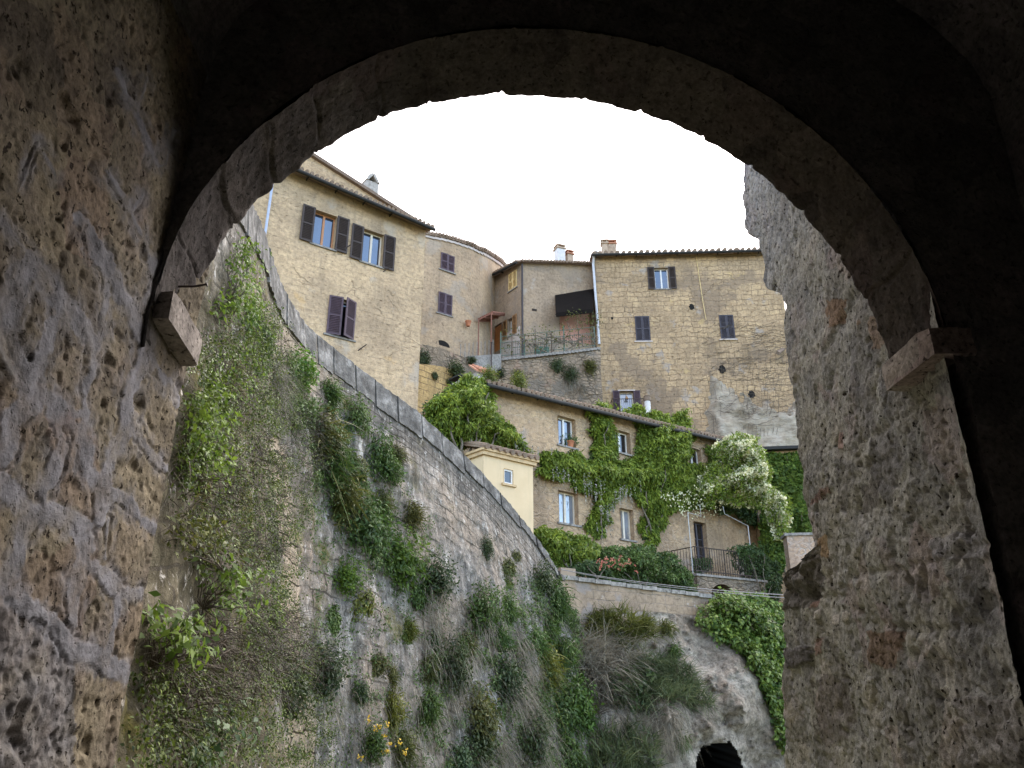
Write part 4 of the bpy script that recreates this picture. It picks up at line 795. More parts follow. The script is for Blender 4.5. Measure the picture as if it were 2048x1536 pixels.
for i in range(n + 1): u = rl[0] + (rl[1] - rl[0]) * i / n; mb.tube([PD.world(u, rl[2], .55), PD.world(u, rl[3], .55)], .012, 5)
mb.pbox(PD, rl[0] - .05, rl[1] + .05, rl[2] - .1, rl[2], .0, .6); mb.build('balcony_railing', M['iron'], hD)
roof(hD, PD, u0, u1, tD(u0), tD(u1), 6, .28, .4, .34, .12)
pipe(hD, [PD.world(u0 + .02, tD(u0) - .1, .35), PD.world(u0 - .02, tD(u0) - .6, .1), PD.world(u0 + .12, hit(1196, 690)[1], .1)], .075, 'pipe_white')
pipe(hD, [PD.world(hit(1392, 512)[0], tD(u0) - .1, .03), PD.world(hit(1405, 600)[0], hit(1405, 600)[1], .03), PD.world(hit(1412, 640)[0], hit(1412, 640)[1], .03)], .02, 'shut_yellow', 'wall_cable')
chimney(hD, PD, 1203, 479, 1216, 506, 'chim_tan', 'chim_tan', -1.0); chimney(hD, PD, 1214, 480, 1233, 506, 'chim_tan', 'tile_red', -1.6)
c_ = hit(1193, 508); mb = MB(); mb.lathe(PD.world(c_[0], c_[1] - .1, -.3), [(.2, 0), (.2, .25), (.26, .27), (.26, .33), (.12, .36), (.14, .42), (.05, .52)], 10); mb.build('stone_finial', M['chim_stone'], hD)
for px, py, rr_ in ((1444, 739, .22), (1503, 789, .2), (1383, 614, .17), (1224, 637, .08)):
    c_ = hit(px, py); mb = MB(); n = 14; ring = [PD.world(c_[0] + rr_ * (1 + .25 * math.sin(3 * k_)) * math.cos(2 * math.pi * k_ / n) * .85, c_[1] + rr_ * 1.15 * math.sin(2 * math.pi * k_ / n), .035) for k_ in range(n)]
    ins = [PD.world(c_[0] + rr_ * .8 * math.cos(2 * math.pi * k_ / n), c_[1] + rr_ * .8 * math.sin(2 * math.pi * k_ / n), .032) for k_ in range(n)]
    mb.add(ring, [tuple(range(n))]); mb.build('wall_hole', M['dark_room'], hD)  # flat near-black disc, the hole's shade put into its colour
a_, b_ = hit(1546, 719), hit(1568, 697); mb = MB(); mb.tube([PD.world(a_[0], a_[1], .9), PD.world(b_[0], b_[1], -.1)], .12, 4); tag(mb.build('beam', M['timber'], hD), 'weathered beam end sticking out of the wall')
# cliff on which the big house stands
ny_, nz_ = 90, 70; ua, ub = hit(1395, 800)[0], hit(1625, 800)[0]; zt_, zb2 = hit(1500, 735)[1], 6.0
UU, VV = np.meshgrid(np.linspace(ua, ub, ny_), np.linspace(zb2, zt_, nz_)); base = np.array([PD.world(u, z, 0) for u, z in zip(UU.ravel(), VV.ravel())]).reshape(nz_, ny_, 3); PXc, PYc = proj(base)
wz = fbm(base, .5, 4) * 40
wz = wz + fbm(base, 2.2, 4) * 22; em = sstep(0, 26, np.minimum(PXc - (1402 + wz * .45), PYc - np.interp(PXc, [1390, 1420, 1450, 1480, 1540, 1620], [800, 752, 760, 792, 806, 800]) + wz * .8))
off_ = -.25 + em * (.55 + fbm(base, .8, 5) * .55 + fbm(base * np.array([1, 1, 3.5]), .9, 4) * .16 + (zt_ - VV) * .12)
base[..., 1] -= off_
tag(mesh_obj('cliff', base.reshape(-1, 3), grid_faces(ny_, nz_), M['cliff'], origin=(12, 39, 6), smooth=False), kind='structure')

# ------------------------------------------------------------------ courtyard terrace walls between the houses
PT = Path([at(826, 700, 32.2)[:2], at(935, 720, 35.0)[:2], at(1000, 720, 36.6)[:2], at(1105, 705, 37.0)[:2], at(1200, 697, 37.6)[:2]]); hit = PT.hit
hT = empty('terrace_wall', PT.world(4, 8, -.5), 'dark rubble terrace wall with pale coping below the courtyard railing', 'terrace wall')
tt_ = np.array([hit(*q_) for q_ in ((826, 684), (880, 698), (935, 716), (1000, 722), (1060, 716), (1130, 708), (1196, 700))]); tT = lambda u: float(np.interp(u, tt_[:, 0], tt_[:, 1]))
uas = hit(955, 760)[0]
facade('upper_courses', PT, 0, PT.c[-1], 8, tT, [], M['rubble'], hT, 2.0, .3, .12)
PF = Path([at(815, 760, 31.7)[:2], at(935, 760, 34.5)[:2], at(985, 760, 35.6)[:2]]); tf = np.array([PF.hit(*q_) for q_ in ((815, 724), (880, 732), (930, 748), (985, 764))])
facade('ashlar_base', PF, 0, PF.c[-1], 8, lambda u: float(np.interp(u, tf[:, 0], tf[:, 1])), [], M['ashlar'], hT, .6, .3, .03)
mb = MB(); n = 26; uc0 = hit(1000, 720)[0]
for i in range(n):
    ua_, ub_ = uc0 + (PT.c[-1] - uc0) * i / n, uc0 + (PT.c[-1] - uc0) * (i + .97) / n; mb.pbox(PT, ua_, ub_, tT(ua_), tT(ua_) + .14, -.5, .12)
mb.build('coping', M['concrete'], hT)
mb = MB(); a_, b_ = hit(935, 712)[0], hit(1002, 712)[0]; za_, zb3 = hit(935, 714)[1], hit(975, 699)[1]
mb.hexa([PT.world(a_, za_ - .3, .1), PT.world(b_, za_ - .3, .1), PT.world(b_, za_ - .3, -2), PT.world(a_, za_ - .3, -2), PT.world(a_, za_ + .02, .1), PT.world(b_, zb3, .1), PT.world(b_, zb3 + .2, -2), PT.world(a_, za_ + .2, -2)]); mb.build('concrete_landing', M['concrete'], hT)
# courtyard railing with the bare vine
hr = empty('courtyard_railing', PT.world(uc0 + 2, tT(uc0), 0), 'thin greenish iron railing on the courtyard terrace under a bare vine', 'railing')
mb = MB(); posts = [hit(px, 700)[0] for px in (1002, 1025, 1050, 1072, 1095, 1105, 1130, 1160, 1192)]; hgt = 1.45
for i, u in enumerate(posts): pb = MB(); pb.tube([PT.world(u, tT(u) + .14, -.15), PT.world(u, tT(u) + hgt + .25 * (i % 3 == 0), -.15)], .035, 6); pb.build('post', M['timber' if i % 2 else 'green_paint'], hr)
for hgt_ in (.35, .75, 1.1, 1.45): mb.tube([PT.world(u, tT(u) + hgt_, -.15) for u in posts], .018, 5)
for i in range(46): u = posts[0] + (posts[-1] - posts[0]) * i / 46; mb.tube([PT.world(u, tT(u) + .14, -.15), PT.world(u, tT(u) + 1.1, -.15)], .010, 4)
mb.build('rail', M['green_paint'], hr)
mb = MB(); a_, b_ = hit(1010, 700)[0], hit(1100, 700)[0]; pts = [PT.world(u, tT(u) + .3 + .05 * math.sin(u * 5), -.22) for u in np.linspace(a_, b_, 12)]
mb.pbox(PT, a_ + 1.6, b_, tT(a_) + .25, tT(a_) + 1.05, -.30, -.28); mb.build('green_netting', plain('green_netting', (.13, .22, .17), .8), hr)
lr = empty('landing_railing', PT.world(hit(950, 700)[0], 15, -.4), 'low grey picket railing beside the concrete landing under the porch', 'railing')
for i in range(9): u = hit(930 + 8 * i, 700)[0]; pb = MB(); z_ = hit(930 + 8 * i, 705 - i * 1.2)[1]; pb.tube([PT.world(u, z_ - .4, -.3), PT.world(u, z_ + .55, -.3)], .02, 5); pb.build('picket', M['concrete'], lr)
lp = MB(); c_ = hit(976, 714); lp.tube([PT.world(c_[0], c_[1] - .6, .25), PT.world(c_[0], c_[1] + .7, .25)], .035, 6); lp.lathe(PT.world(c_[0], c_[1] + .7, .25), [(.05, 0), (.06, .03), (.02, .06)], 8); tag(lp.build('iron_post', M['iron']), 'short dark iron post before the concrete landing', 'post')

# ------------------------------------------------------------------ house C: wisteria covered house
PC = Path([(-3.42, 22.64), (14.5, 37.66)]); hit = PC.hit
hC = empty('wisteria_house', PC.world(8, 3.5, -2), 'long tan stone house with white windows draped in wisteria', 'house')
u0, u1 = hit(962, 800)[0], hit(1535, 1000)[0]; a_, b_ = hit(975, 772), hit(1449, 884); tCf = lambda u: a_[1] + (b_[1] - a_[1]) * (u - a_[0]) / (b_[0] - a_[0])
C1, C2, C3, C4, C5 = PC.rect(1115.5, 830, 1152, 897.4), PC.rect(1228.5, 858, 1261.5, 910), PC.rect(1376, 889.6, 1404, 936), PC.rect(1116.8, 980, 1157, 1051), PC.rect(1240, 1015.5, 1269, 1081.5)
Cd = PC.rect(1386, 1042, 1420, 1145)
facade('wall', PC, u0, u1, 2.0, tCf, [C1, C2, C3, C4, C5, Cd], M['wall_c'], hC, 5, .35, .05)
window(hC, PC, C1, 'frame_white', 'glass'); window(hC, PC, C2, 'frame_white', 'glass_dark'); window(hC, PC, C3, 'frame_white', 'glass_dark')
window(hC, PC, C4, 'frame_cream', 'glass_curtain', label='lower window reflecting pale sky'); window(hC, PC, C5, 'frame_cream', 'glass_curtain')
dw = window(hC, PC, Cd, 'shut_dark', 'glass_dark', sill=False, bars=2); dw.name = 'balcony_door'
roof(hC, PC, u0, u1, tCf(u0), tCf(u1), 1.2, .32, .4, .22, .085)
PCb = Path([tuple(PC.world(0, 0, -1.0)[:2]), tuple(PC.world(20, 0, -1.0)[:2])])
r_ = PCb.rect(1290, 793, 1301, 838); mb = MB(); uc = (r_[0] + r_[1]) / 2; mb.lathe(PCb.world(uc, r_[2] - .3, 0), [(.13, 0), (.13, r_[3] - r_[2] + .1)], 14); fl_ = mb.build('flue', M['chim_white'], hC)
mb = MB(); mb.lathe(PCb.world(uc, r_[3] - .2, 0), [(.15, 0), (.16, .04), (.14, .2), (.16, .24), (.05, .30)], 14); mb.build('flue_cap', M['timber'], fl_)
r_ = PCb.rect(950, 735, 980, 765); mb = MB(); mb.pbox(PCb, r_[0], r_[1], r_[2] - .6, r_[3] - .22, -.5, .1); tc_ = mb.build('chimney', M['chim_stone'], hC)
mb = MB(); mb.hexa([PCb.world(r_[0] - .1, r_[3] - .22, .2), PCb.world(r_[1] + .1, r_[3] - .22, .2), PCb.world(r_[1] + .1, r_[3] + .12, -.25), PCb.world(r_[0] - .1, r_[3] + .12, -.25), PCb.world(r_[0] - .1, r_[3] - .16, .2), PCb.world(r_[1] + .1, r_[3] - .16, .2), PCb.world(r_[1] + .1, r_[3] + .18, -.25), PCb.world(r_[0] - .1, r_[3] + .18, -.25)])
for i in range(4): u = r_[0] + (r_[1] - r_[0]) * (i + .5) / 4; mb.tube([PCb.world(u, r_[3] - .14, .24), PCb.world(u, r_[3] + .2, -.25)], .055, 6)
mb.build('tiled_cap', M['tile_red'], tc_)
r_ = PCb.rect(917, 748, 938, 785); mb = MB(); mb.pbox(PCb, r_[0] + .08, r_[1] - .08, r_[2] - .8, r_[3] - .2, -.5, .0); dc = mb.build('chimney', M['chim_stone'], hC)
mb = MB(); mb.pbox(PCb, r_[0], r_[1], r_[3] - .06, r_[3], -.6, .1)
for a__ in (r_[0] + .08, r_[1] - .14): mb.pbox(PCb, a__, a__ + .06, r_[3] - .2, r_[3] - .06, -.1, -.04)
mb.build('flat_cap', M['gutter'], dc)
# pot on the sill
c_ = hit(1142, 897); pp = PC.world(c_[0], C1[2] + .0, -.02); mb = MB(); mb.lathe(pp, [(.09, 0), (.13, .2), (.145, .2), (.145, .25), (.11, .25)], 10); po = tag(mb.build('flower_pot', M['terra']), 'terracotta pot with a plant on the upper white window sill', 'pot')
SILLPOT = pp
# cream annex
PX_ = Path([tuple(PC.world(0, 0, 1.35)[:2]), tuple(PC.world(20, 0, 1.35)[:2])]); ax0, ax1 = PX_.hit(967, 930)[0], PX_.hit(1066, 960)[0]; az = (PX_.hit(967, 912)[1] + PX_.hit(1066, 930)[1]) / 2
hx = empty('annex', PX_.world((ax0 + ax1) / 2, 3, -.6), 'small cream plastered annex with a tiny window and tiled top behind the curved wall', 'annex')
Aw = PX_.rect(1008, 937, 1026, 970); facade('wall', PX_, ax0, ax1, 2.0, lambda u: az, [Aw], M['cream'], hx, 1.34, .5, .004, .1)
window(hx, PX_, Aw, 'frame_white', 'glass_dark', rev=.03, mull=0, silm='cornice')
mb = MB(); mb.pbox(PX_, ax0 - .09, ax1 + .09, az + .002, az + .12, -1.3, .09); mb.pbox(PX_, ax0 - .15, ax1 + .15, az + .12, az + .2, -1.3, .15); mb.build('cornice', M['cornice'], hx)
roof(hx, PX_, ax0, ax1, az + .2, az + .2, 1.3, .3, .14, .24, .085, gut=False)

# ------------------------------------------------------------------ ivy wing, pier, balcony, parapet
PI = Path([at(1505, 950, 34.0)[:2], at(1640, 950, 33.6)[:2]]); hit = PI.hit
hI = empty('ivy_house', PI.world(1.5, 3.5, -1.5), 'low house completely covered by ivy behind the white rose', 'house')
Iw = PI.rect(1541, 936, 1569, 961); zI = hit(1560, 902)[1]
facade('wall', PI, 0, PI.c[-1], 2.0, lambda u: zI, [Iw], M['wall_c'], hI, 4, .4); window(hI, PI, Iw, 'shut_dark', 'glass')
mb = MB(); mb.pbox(PI, -.1, PI.c[-1] + .1, zI, zI + .14, -4, .35); mb.build('roof', M['gutter'], hI)
PP = Path([at(1576, 1095, 30.0)[:2], at(1650, 1095, 29.8)[:2]]); hp = PP.hit(1600, 1066)
po = empty('stone_pier', PP.world(.7, 2, -.4), 'pinkish stone pier with flat cap beside the broken wall', 'pier')
facade('shaft', PP, 0, PP.c[-1], 2, lambda u: hp[1] - .1, [], M['pier'], po, .8, .25, .03); mb = MB(); mb.pbox(PP, -.08, PP.c[-1] + .08, hp[1] - .1, hp[1], -.88, .08); mb.build('cap', M['concrete'], po)
PH = Path([(6.97, 29.7), (10.2, 31.75)]); HL = PH.c[-1]; hH = empty('balcony', PH.world(HL / 2, 3, -.7), 'stone balcony terrace with arched cellar opening and iron railing', 'balcony')
zf_ = 4.0 + 1.6; ao = PH.rect(1420, 1166, 1474, 1220); acu, aw_ = (ao[0] + ao[1]) / 2, (ao[1] - ao[0]) / 2
us = np.linspace(0, HL, 60); V = []; uvs = []; Fc = []
for i, u in enumerate(us):
    zlo = 2.5
    if abs(u - acu) < aw_: zlo = max(2.5, ao[3] - aw_ * .75 + math.sqrt(max(0, 1 - ((u - acu) / aw_) ** 2)) * aw_ * .75)
    for z, o_ in ((zlo, -1.2), (zlo, 0), (zf_ - .08, 0)): V.append(PH.world(u, z, o_)); uvs.append((u, z))
for i in range(59):
    for k_ in range(2): Fc.append((i * 3 + k_, (i + 1) * 3 + k_, (i + 1) * 3 + k_ + 1, i * 3 + k_ + 1))
b_ = len(V); V += [PH.world(0, 2.5, 0), PH.world(0, zf_ - .08, 0), PH.world(0, zf_ - .08, -1.6), PH.world(0, 2.5, -1.6)]; uvs += [(0, 2.5), (0, 5.5), (1.6, 5.5), (1.6, 2.5)]; Fc.append((b_, b_ + 1, b_ + 2, b_ + 3))
mesh_obj('wall', np.array(V), Fc, M['rubble'], hH, uv=uvs); mb = MB(); mb.pbox(PH, acu - aw_ - .3, acu + aw_ + .3, 2.4, ao[3] + .3, -1.3, -1.22); mb.build('cellar_back', M['dark_room'], hH)  # back sheet is coloured near-black for the cellar's inner shade
mb = MB(); mb.pbox(PH, -.06, HL + .06, zf_ - .08, zf_, -1.7, .08); mb.build('floor_slab', M['concrete'], hH)
mb = MB()
for z in (zf_ + 1.02, zf_ + .12): mb.tube([PH.world(0.03, z, -1.5), PH.world(.03, z, -.02), PH.world(HL, z, -.02)], .022, 6)
for i in range(30): u = HL * i / 29; mb.tube([PH.world(u + .03, zf_, -.02), PH.world(u + .03, zf_ + 1.02, -.02)], .011 if i % 6 else .022, 5)
for i in range(9): mb.tube([PH.world(.03, zf_, -.15 - i * .16), PH.world(.03, zf_ + 1.02, -.15 - i * .16)], .011, 5)
mb.build('railing', M['iron'], hH)
for px, top, br in ((1383, 1025, 1), (1502, 1052, 0)):
    u = PH.hit(px, 1090)[0]; zt = PH.hit(px, top)[1]; mb = MB(); mb.tube([PH.world(u, zf_, -.05), PH.world(u, zt, -.05)], .018, 8)
    if br: mb.tube([PH.world(u, zt, -.05), PH.world(u + .7, zt - .08, -.05), PH.world(u + .7, zt + .4, -.05)], .012, 6)
    else: mb.tube([PH.world(u, zt, -.05), PH.world(u - 1.3, zt + .35, -.05), PH.world(u - 1.35, zt + .65, -.05)], .012, 6)
    tag(mb.build('trellis_pole', M['white_metal']), 'thin white trellis pole with bent arm at the balcony corner' if br else 'thin white trellis pole under the hanging end of the rose', 'pole')
# parapet wall in front of the garden
PG = Path([at(1121, 1170, 23.1)[:2], at(1425, 1220, 26.5)[:2]]); hit = PG.hit; g0, g1_ = hit(1128, 1158), hit(1420, 1196); tG = lambda u: g0[1] + (g1_[1] - g0[1]) * (u - g0[0]) / (g1_[0] - g0[0])
hG = empty('garden_parapet', PG.world(2.5, 2.0, -.3), 'low grey tan garden parapet of squared blocks above the rock slope', 'parapet')
facade('wall', PG, 0, PG.c[-1] + 2.5, 1.9, tG, [], M['parapet'], hG, .45, .2, .05)
n = 14; L = PG.c[-1] + 2.5; mb = MB()
for i in range(n): mb.pbox(PG, L * i / n, L * (i + .985) / n, tG(L * i / n) - .02, tG(L * i / n) + .1, -.5, .05 + .02 * (i % 3))
mb.build('coping', plain('lichened_coping', (.27, .25, .22), .95, .05, .6, 7), hG)
mb = MB(); mb.pbox(PG, .0, .55, tG(0) + .1, tG(0) + .32, -.45, .03); mb.build('end_block', M['parapet'], hG)
V = [PG.world(-1.5, 3.3, -.4), PG.world(L + 4, 3.3, -.4), PG.world(L + 4, 3.4, -9), PG.world(-1.5, 3.4, -9)]; tag(mesh_obj('terrace_ground', np.array(V), [(0, 1, 2, 3)], M['ground']), kind='structure')
for k_, (dy) in enumerate((0, 6)):
    a_ = at(1122, 1138 + dy * .2, 23.0); b_ = at(1572, 1190 + dy, 14.0); mb = MB(); pts = [a_ + (b_ - a_) * t_ - np.array([0, 0, .35 * 4 * t_ * (1 - t_) * .25]) for t_ in np.linspace(0, 1, 14)]; mb.tube(pts, .007, 5)
    tag(mb.build('cable', M['pipe_white']), ('upper' if k_ == 0 else 'lower') + ' of two thin pale cables strung over the garden parapet', 'cable', 'cables over the parapet')
# ------------------------------------------------------------------ vegetation kit
def norm(a): return a / (np.linalg.norm(a, axis=-1, keepdims=True) + 1e-9)
def leaf_geo(P, Nn, size, aspect=.5, droop=.6, jit=.8, fold=.12):
    n = len(P); Nr = norm(Nn + rng.normal(0, jit, (n, 3))); t = rng.normal(0, 1, (n, 3)) + np.array([0, 0, -droop * 2]); t = norm(t - Nr * (t * Nr).sum(1, keepdims=True)); s_ = np.cross(Nr, t)
    L = (size * rng.uniform(.65, 1.25, n))[:, None] if np.ndim(size) == 0 else size[:, None]; Wd = L * aspect
    V = np.stack([P, P + t * L * .45 + s_ * Wd * .5 + Nr * L * fold, P + t * L, P + t * L * .45 - s_ * Wd * .5 + Nr * L * fold], 1).reshape(-1, 3)
    return V, np.arange(n * 4).reshape(n, 4)
def blade_geo(P, D, L, w, droop=.3, seg=3):
    n = len(P); D = norm(D); L = np.asarray(L)[:, None] * np.ones((n, 1)); sd = norm(np.cross(D, rng.normal(0, 1, (n, 3)))); V = []; F = []
    for k_ in range(seg + 1):
        t = k_ / seg; c = P + D * L * t + np.array([0, 0, -1]) * L * droop * t * t; ww = w * (1 - .85 * t); V += [c - sd * ww / 2, c + sd * ww / 2]
    V = np.stack(V, 1); m = 2 * (seg + 1); b = np.arange(n)[:, None] * m
    F = np.concatenate([b + np.array([[2 * k_, 2 * k_ + 1, 2 * k_ + 3, 2 * k_ + 2]]) for k_ in range(seg)], 0); return V.reshape(-1, 3), F
def join(*gs):
    V, F, b = [], [], 0
    for v, f in gs: V.append(v); F.append(f + b); b += len(v)
    return np.concatenate(V), np.concatenate(F)
def pathpts(P, px, py, off):
    d = ray(px, py); r = d[:, 0] / d[:, 1]; t = P.t[0]; a = -(P.p[0, 0] - r * P.p[0, 1]) / (t[0] - r * t[1])
    X = P.p[0, 0] + t[0] * a; Y = P.p[0, 1] + t[1] * a; nn = np.array([t[1], -t[0], 0]); Q = np.stack([X, Y, CAM[2] + d[:, 2] / d[:, 1] * Y], 1)
    return Q + nn * off[:, None], nn
def polyfill(poly, n, ragged=8, seed=0, thin=0.0):
    poly = np.array(poly, float); lo, hi = poly.min(0), poly.max(0); out = np.zeros((0, 2)); tries = 0
    while len(out) < n and tries < 60:
        q_ = rng.uniform(lo, hi, (n * 2, 2)); w3 = np.c_[q_ / 26.0, np.full(len(q_), seed * 3.7)]
        wx = fbm(w3, 1, 3) * ragged * 1.6; wy = fbm(w3 + 9, 1, 3) * ragged * 1.6
        k_ = inpoly(q_[:, 0] + wx, q_[:, 1] + wy, poly)
        if thin: k_ &= fbm(w3 + 40, 1.2, 3) > rng.normal(thin - .45, .25, len(q_))
        out = np.r_[out, q_[k_]]; tries += 1
    return out[:n]
def edge_d(p, poly):
    c = list(poly) + [poly[0]]; return segdist(p[:, 0], p[:, 1], c)
def mass_on_path(P, poly, n, size, o0, o1, ragged=8, seed=0, droop=.6, jit=.7, aspect=.5, lump=34.0, thin=0.0, up=.35):
    p = polyfill(poly, n, ragged, seed, thin); e = sstep(0, 40, edge_d(p, poly)); f = np.clip(.55 + 1.1 * fbm(np.c_[p / lump, np.full(len(p), seed + .5)], 1, 3), .05, 1.3)
    sh = rng.random(len(p)) ** .55; off = o0 + (o1 - o0) * (.25 + .75 * e) * f * sh; Q, nn = pathpts(P, p[:, 0], p[:, 1], off)
    eps = 6.0; g0 = fbm(np.c_[(p + [eps, 0]) / lump, np.full(len(p), seed + .5)], 1, 3) - fbm(np.c_[(p - [eps, 0]) / lump, np.full(len(p), seed + .5)], 1, 3); g1_ = fbm(np.c_[(p + [0, eps]) / lump, np.full(len(p), seed + .5)], 1, 3) - fbm(np.c_[(p - [0, eps]) / lump, np.full(len(p), seed + .5)], 1, 3)
    N_ = nn[None] - np.array([P.t[0, 0], P.t[0, 1], 0]) * g0[:, None] * 1.6 + np.array([0, 0, 1]) * (g1_[:, None] * 1.6 + up)
    return leaf_geo(Q, norm(N_), size, aspect, droop, jit), Q
WN = np.zeros_like(W); _a = np.gradient(W, axis=0); _b = np.gradient(W, axis=1); WN = norm(np.cross(_b, _a)); WN *= np.sign((WN * (CAM - W)).sum(-1, keepdims=True))
RN = norm(np.cross(np.gradient(Pq, axis=1), np.gradient(Pq, axis=0))); RN *= np.sign((RN * (CAM - Pq)).sum(-1, keepdims=True))
def gridpts(G, GN, GPX, GPY, poly, n, o0, o1, ragged=10, seed=0, thin=None, lump=40.0, jitm=.05):
    w3 = np.stack([GPX / 26, GPY / 26, np.full(GPX.shape, seed * 3.7)], -1); mk_ = inpoly(GPX + fbm(w3, 1, 3) * ragged, GPY + fbm(w3 + 9, 1, 3) * ragged, poly)
    if G is Pq: mk_ &= ~cave
    if thin is not None: mk_ &= fbm(w3 + 40, 1.0, 3) > thin
    ii, jj = np.nonzero(mk_)
    # weight by projected area so that leaves are even over the surface
    ar = np.linalg.norm(np.cross(_a if G is W else np.gradient(Pq, axis=0), _b if G is W else np.gradient(Pq, axis=1)), axis=-1)[ii, jj]
    k_ = rng.choice(len(ii), n, p=ar / ar.sum()); P_ = G[ii[k_], jj[k_]]; N_ = GN[ii[k_], jj[k_]]; q_ = np.c_[GPX[ii[k_], jj[k_]], GPY[ii[k_], jj[k_]]]
    f = np.clip(.55 + 1.1 * fbm(np.c_[q_ / lump, np.full(n, seed + .5)], 1, 3), .05, 1.3); off = o0 + (o1 - o0) * f * rng.random(n) ** .6
    return P_ + N_ * off[:, None] + rng.normal(0, jitm, (n, 3)), N_
def veg(name, base, label, cat, geo, mat, parent_group=None, part='foliage'):
    root = empty(name, base, label, cat, parent_group); mesh_obj(part, geo[0], geo[1], M[mat], root); return root
def stems(root, curves, r0, r1, mat='bark', name='stem'):
    mb = MB()
    for c in curves: mb.tube(c, r0, 6, True, r1)
    return mb.build(name, M[mat], root)
def wiggle(a, b, n=9, amp=.1, seed=0):
    a, b = np.array(a, float), np.array(b, float); t = np.linspace(0, 1, n)[:, None]; q_ = a + (b - a) * t
    return q_ + np.stack([fbm(np.c_[t * 3 + seed * 5.1 + k_ * 7, t * 0, t * 0], 1, 3) for k_ in range(3)], 1) * amp * np.sin(np.pi * np.clip(t, .02, 1) * .9)

# ------------------------------------------------------------------ climbers on the long house
W2 = [(1070, 905), (1120, 903), (1168, 916), (1184, 880), (1176, 830), (1190, 803), (1215, 812), (1226, 850), (1216, 888), (1232, 915), (1262, 918), (1272, 890), (1268, 850), (1288, 822), (1330, 826), (1378, 852), (1388, 885), (1370, 920), (1400, 950), (1404, 1000), (1380, 1014), (1340, 1020), (1322, 1040), (1312, 1085), (1284, 1090), (1282, 1050), (1282, 1000), (1262, 982), (1228, 988), (1210, 1012), (1206, 1062), (1176, 1072), (1182, 1010), (1168, 972), (1130, 958), (1092, 946), (1072, 938)]
g, _ = mass_on_path(PC, W2, 36000, .19, .05, .95, 16, 1, .8, .65, .34, 30)
wis = veg('wisteria', PC.world(PC.hit(1300, 1085)[0], 3.6, .2), 'broad wisteria covering the middle of the long house between its white windows', 'climber', g, 'lf_wist')
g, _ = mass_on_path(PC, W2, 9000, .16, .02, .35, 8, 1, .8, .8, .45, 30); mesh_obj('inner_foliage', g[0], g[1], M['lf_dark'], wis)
for py_ in ([(1405, 888), (1445, 895), (1455, 950), (1430, 1012), (1392, 1012), (1400, 945)], [(1340, 930), (1372, 925), (1400, 950), (1400, 1010), (1345, 1020)]):
    g, _ = mass_on_path(PC, py_, 3600, .17, .05, .9, 12, 4, .8, .65, .36, 30); mesh_obj('foliage', g[0], g[1], M['lf_wist'], wis)
cur = []
for a_, b_ in (((1298, 1095), (1280, 985)), ((1303, 1095), (1320, 930)), ((1296, 1096), (1272, 1010)), ((1195, 1080), (1192, 960)), ((1192, 960), (1205, 830)), ((1320, 930), (1375, 870))):
    cur.append(wiggle(PC.world(*PC.hit(*a_), .18), PC.world(*PC.hit(*b_), .3), 12, .35, a_[0]))
stems(wis, cur, .035, .02)
def racemes(root, spots):
    G = []
    for px, py, n, dx in spots:
        for _ in range(n):
            u, z = PC.hit(px + rng.normal(0, dx), py + rng.normal(0, 6)); L = rng.uniform(.25, .55); m = 16; t = rng.random(m)
            P_ = np.array([PC.world(u, z, rng.uniform(.3, .7))] * m); P_[:, 2] -= t * L; P_ += rng.normal(0, .03, (m, 3)) * (1 - t)[:, None]; G.append(leaf_geo(P_, np.tile([.3, -1, 0.], (m, 1)), .06, .6, .8, .8))
    return mesh_obj('raceme', *join(*G), M['raceme'], root)
racemes(wis, ((1150, 962, 9, 14), (1168, 985, 6, 8), (1100, 940, 6, 18), (1225, 985, 12, 18), (1195, 1020, 10, 10), (1238, 975, 6, 10), (1200, 1055, 5, 10)))
W1 = [(862, 805), (880, 782), (905, 768), (940, 756), (965, 744), (984, 765), (990, 820), (1010, 845), (1040, 862), (1062, 885), (1072, 905), (1030, 900), (992, 888), (955, 882), (935, 890), (905, 885), (885, 868), (868, 840)]
PW1 = Path([tuple(PC.world(0, 0, .5)[:2]), tuple(PC.world(20, 0, .5)[:2])])
g, _ = mass_on_path(PW1, W1, 13000, .17, -.3, 1.0, 12, 2, .8, .7, .32, 28); ws2 = veg('wisteria', PW1.world(PW1.hit(938, 900)[0], 4.5), 'tree-like wisteria at the roof end beside the red-tiled chimney', 'climber', g, 'lf_wist')
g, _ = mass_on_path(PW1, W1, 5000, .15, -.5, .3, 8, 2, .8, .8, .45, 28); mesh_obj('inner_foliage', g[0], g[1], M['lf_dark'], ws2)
stems(ws2, [wiggle(PW1.world(*PW1.hit(x0, 925)), PW1.world(*PW1.hit(x1, y1), .2), 10, .3, x0) for x0, x1, y1 in ((936, 950, 850), (942, 930, 820), (930, 905, 810), (948, 970, 790), (938, 1000, 860), (926, 890, 850))], .05, .022); racemes(ws2, ((1050, 898, 6, 12), (965, 860, 5, 20), (1020, 890, 5, 10)))
RS = [(1425, 895), (1440, 880), (1470, 868), (1508, 878), (1528, 915), (1534, 970), (1560, 990), (1578, 1028), (1571, 1078), (1552, 1082), (1540, 1050), (1515, 1022), (1485, 1008), (1450, 1006), (1405, 1012), (1380, 1003), (1385, 975), (1405, 950), (1432, 928)]
PRS = Path([at(1400, 950, 31.4)[:2], at(1580, 1000, 32.0)[:2]])
g, _ = mass_on_path(PRS, RS, 13000, .13, -.2, 1.5, 9, 3, .5, .8, .5, 34); g2_, _ = mass_on_path(PRS, RS, 5000, .13, .2, 1.6, 12, 3, .5, .8, .45, 34); rs = veg('climbing_rose', PC.world(PC.hit(1530, 1130)[0], 4, .5), 'white flowering climbing rose arching over the balcony door', 'rose', g, 'lf_ivy')
mesh_obj('young_foliage', g2_[0], g2_[1], M['lf_wist'], rs)
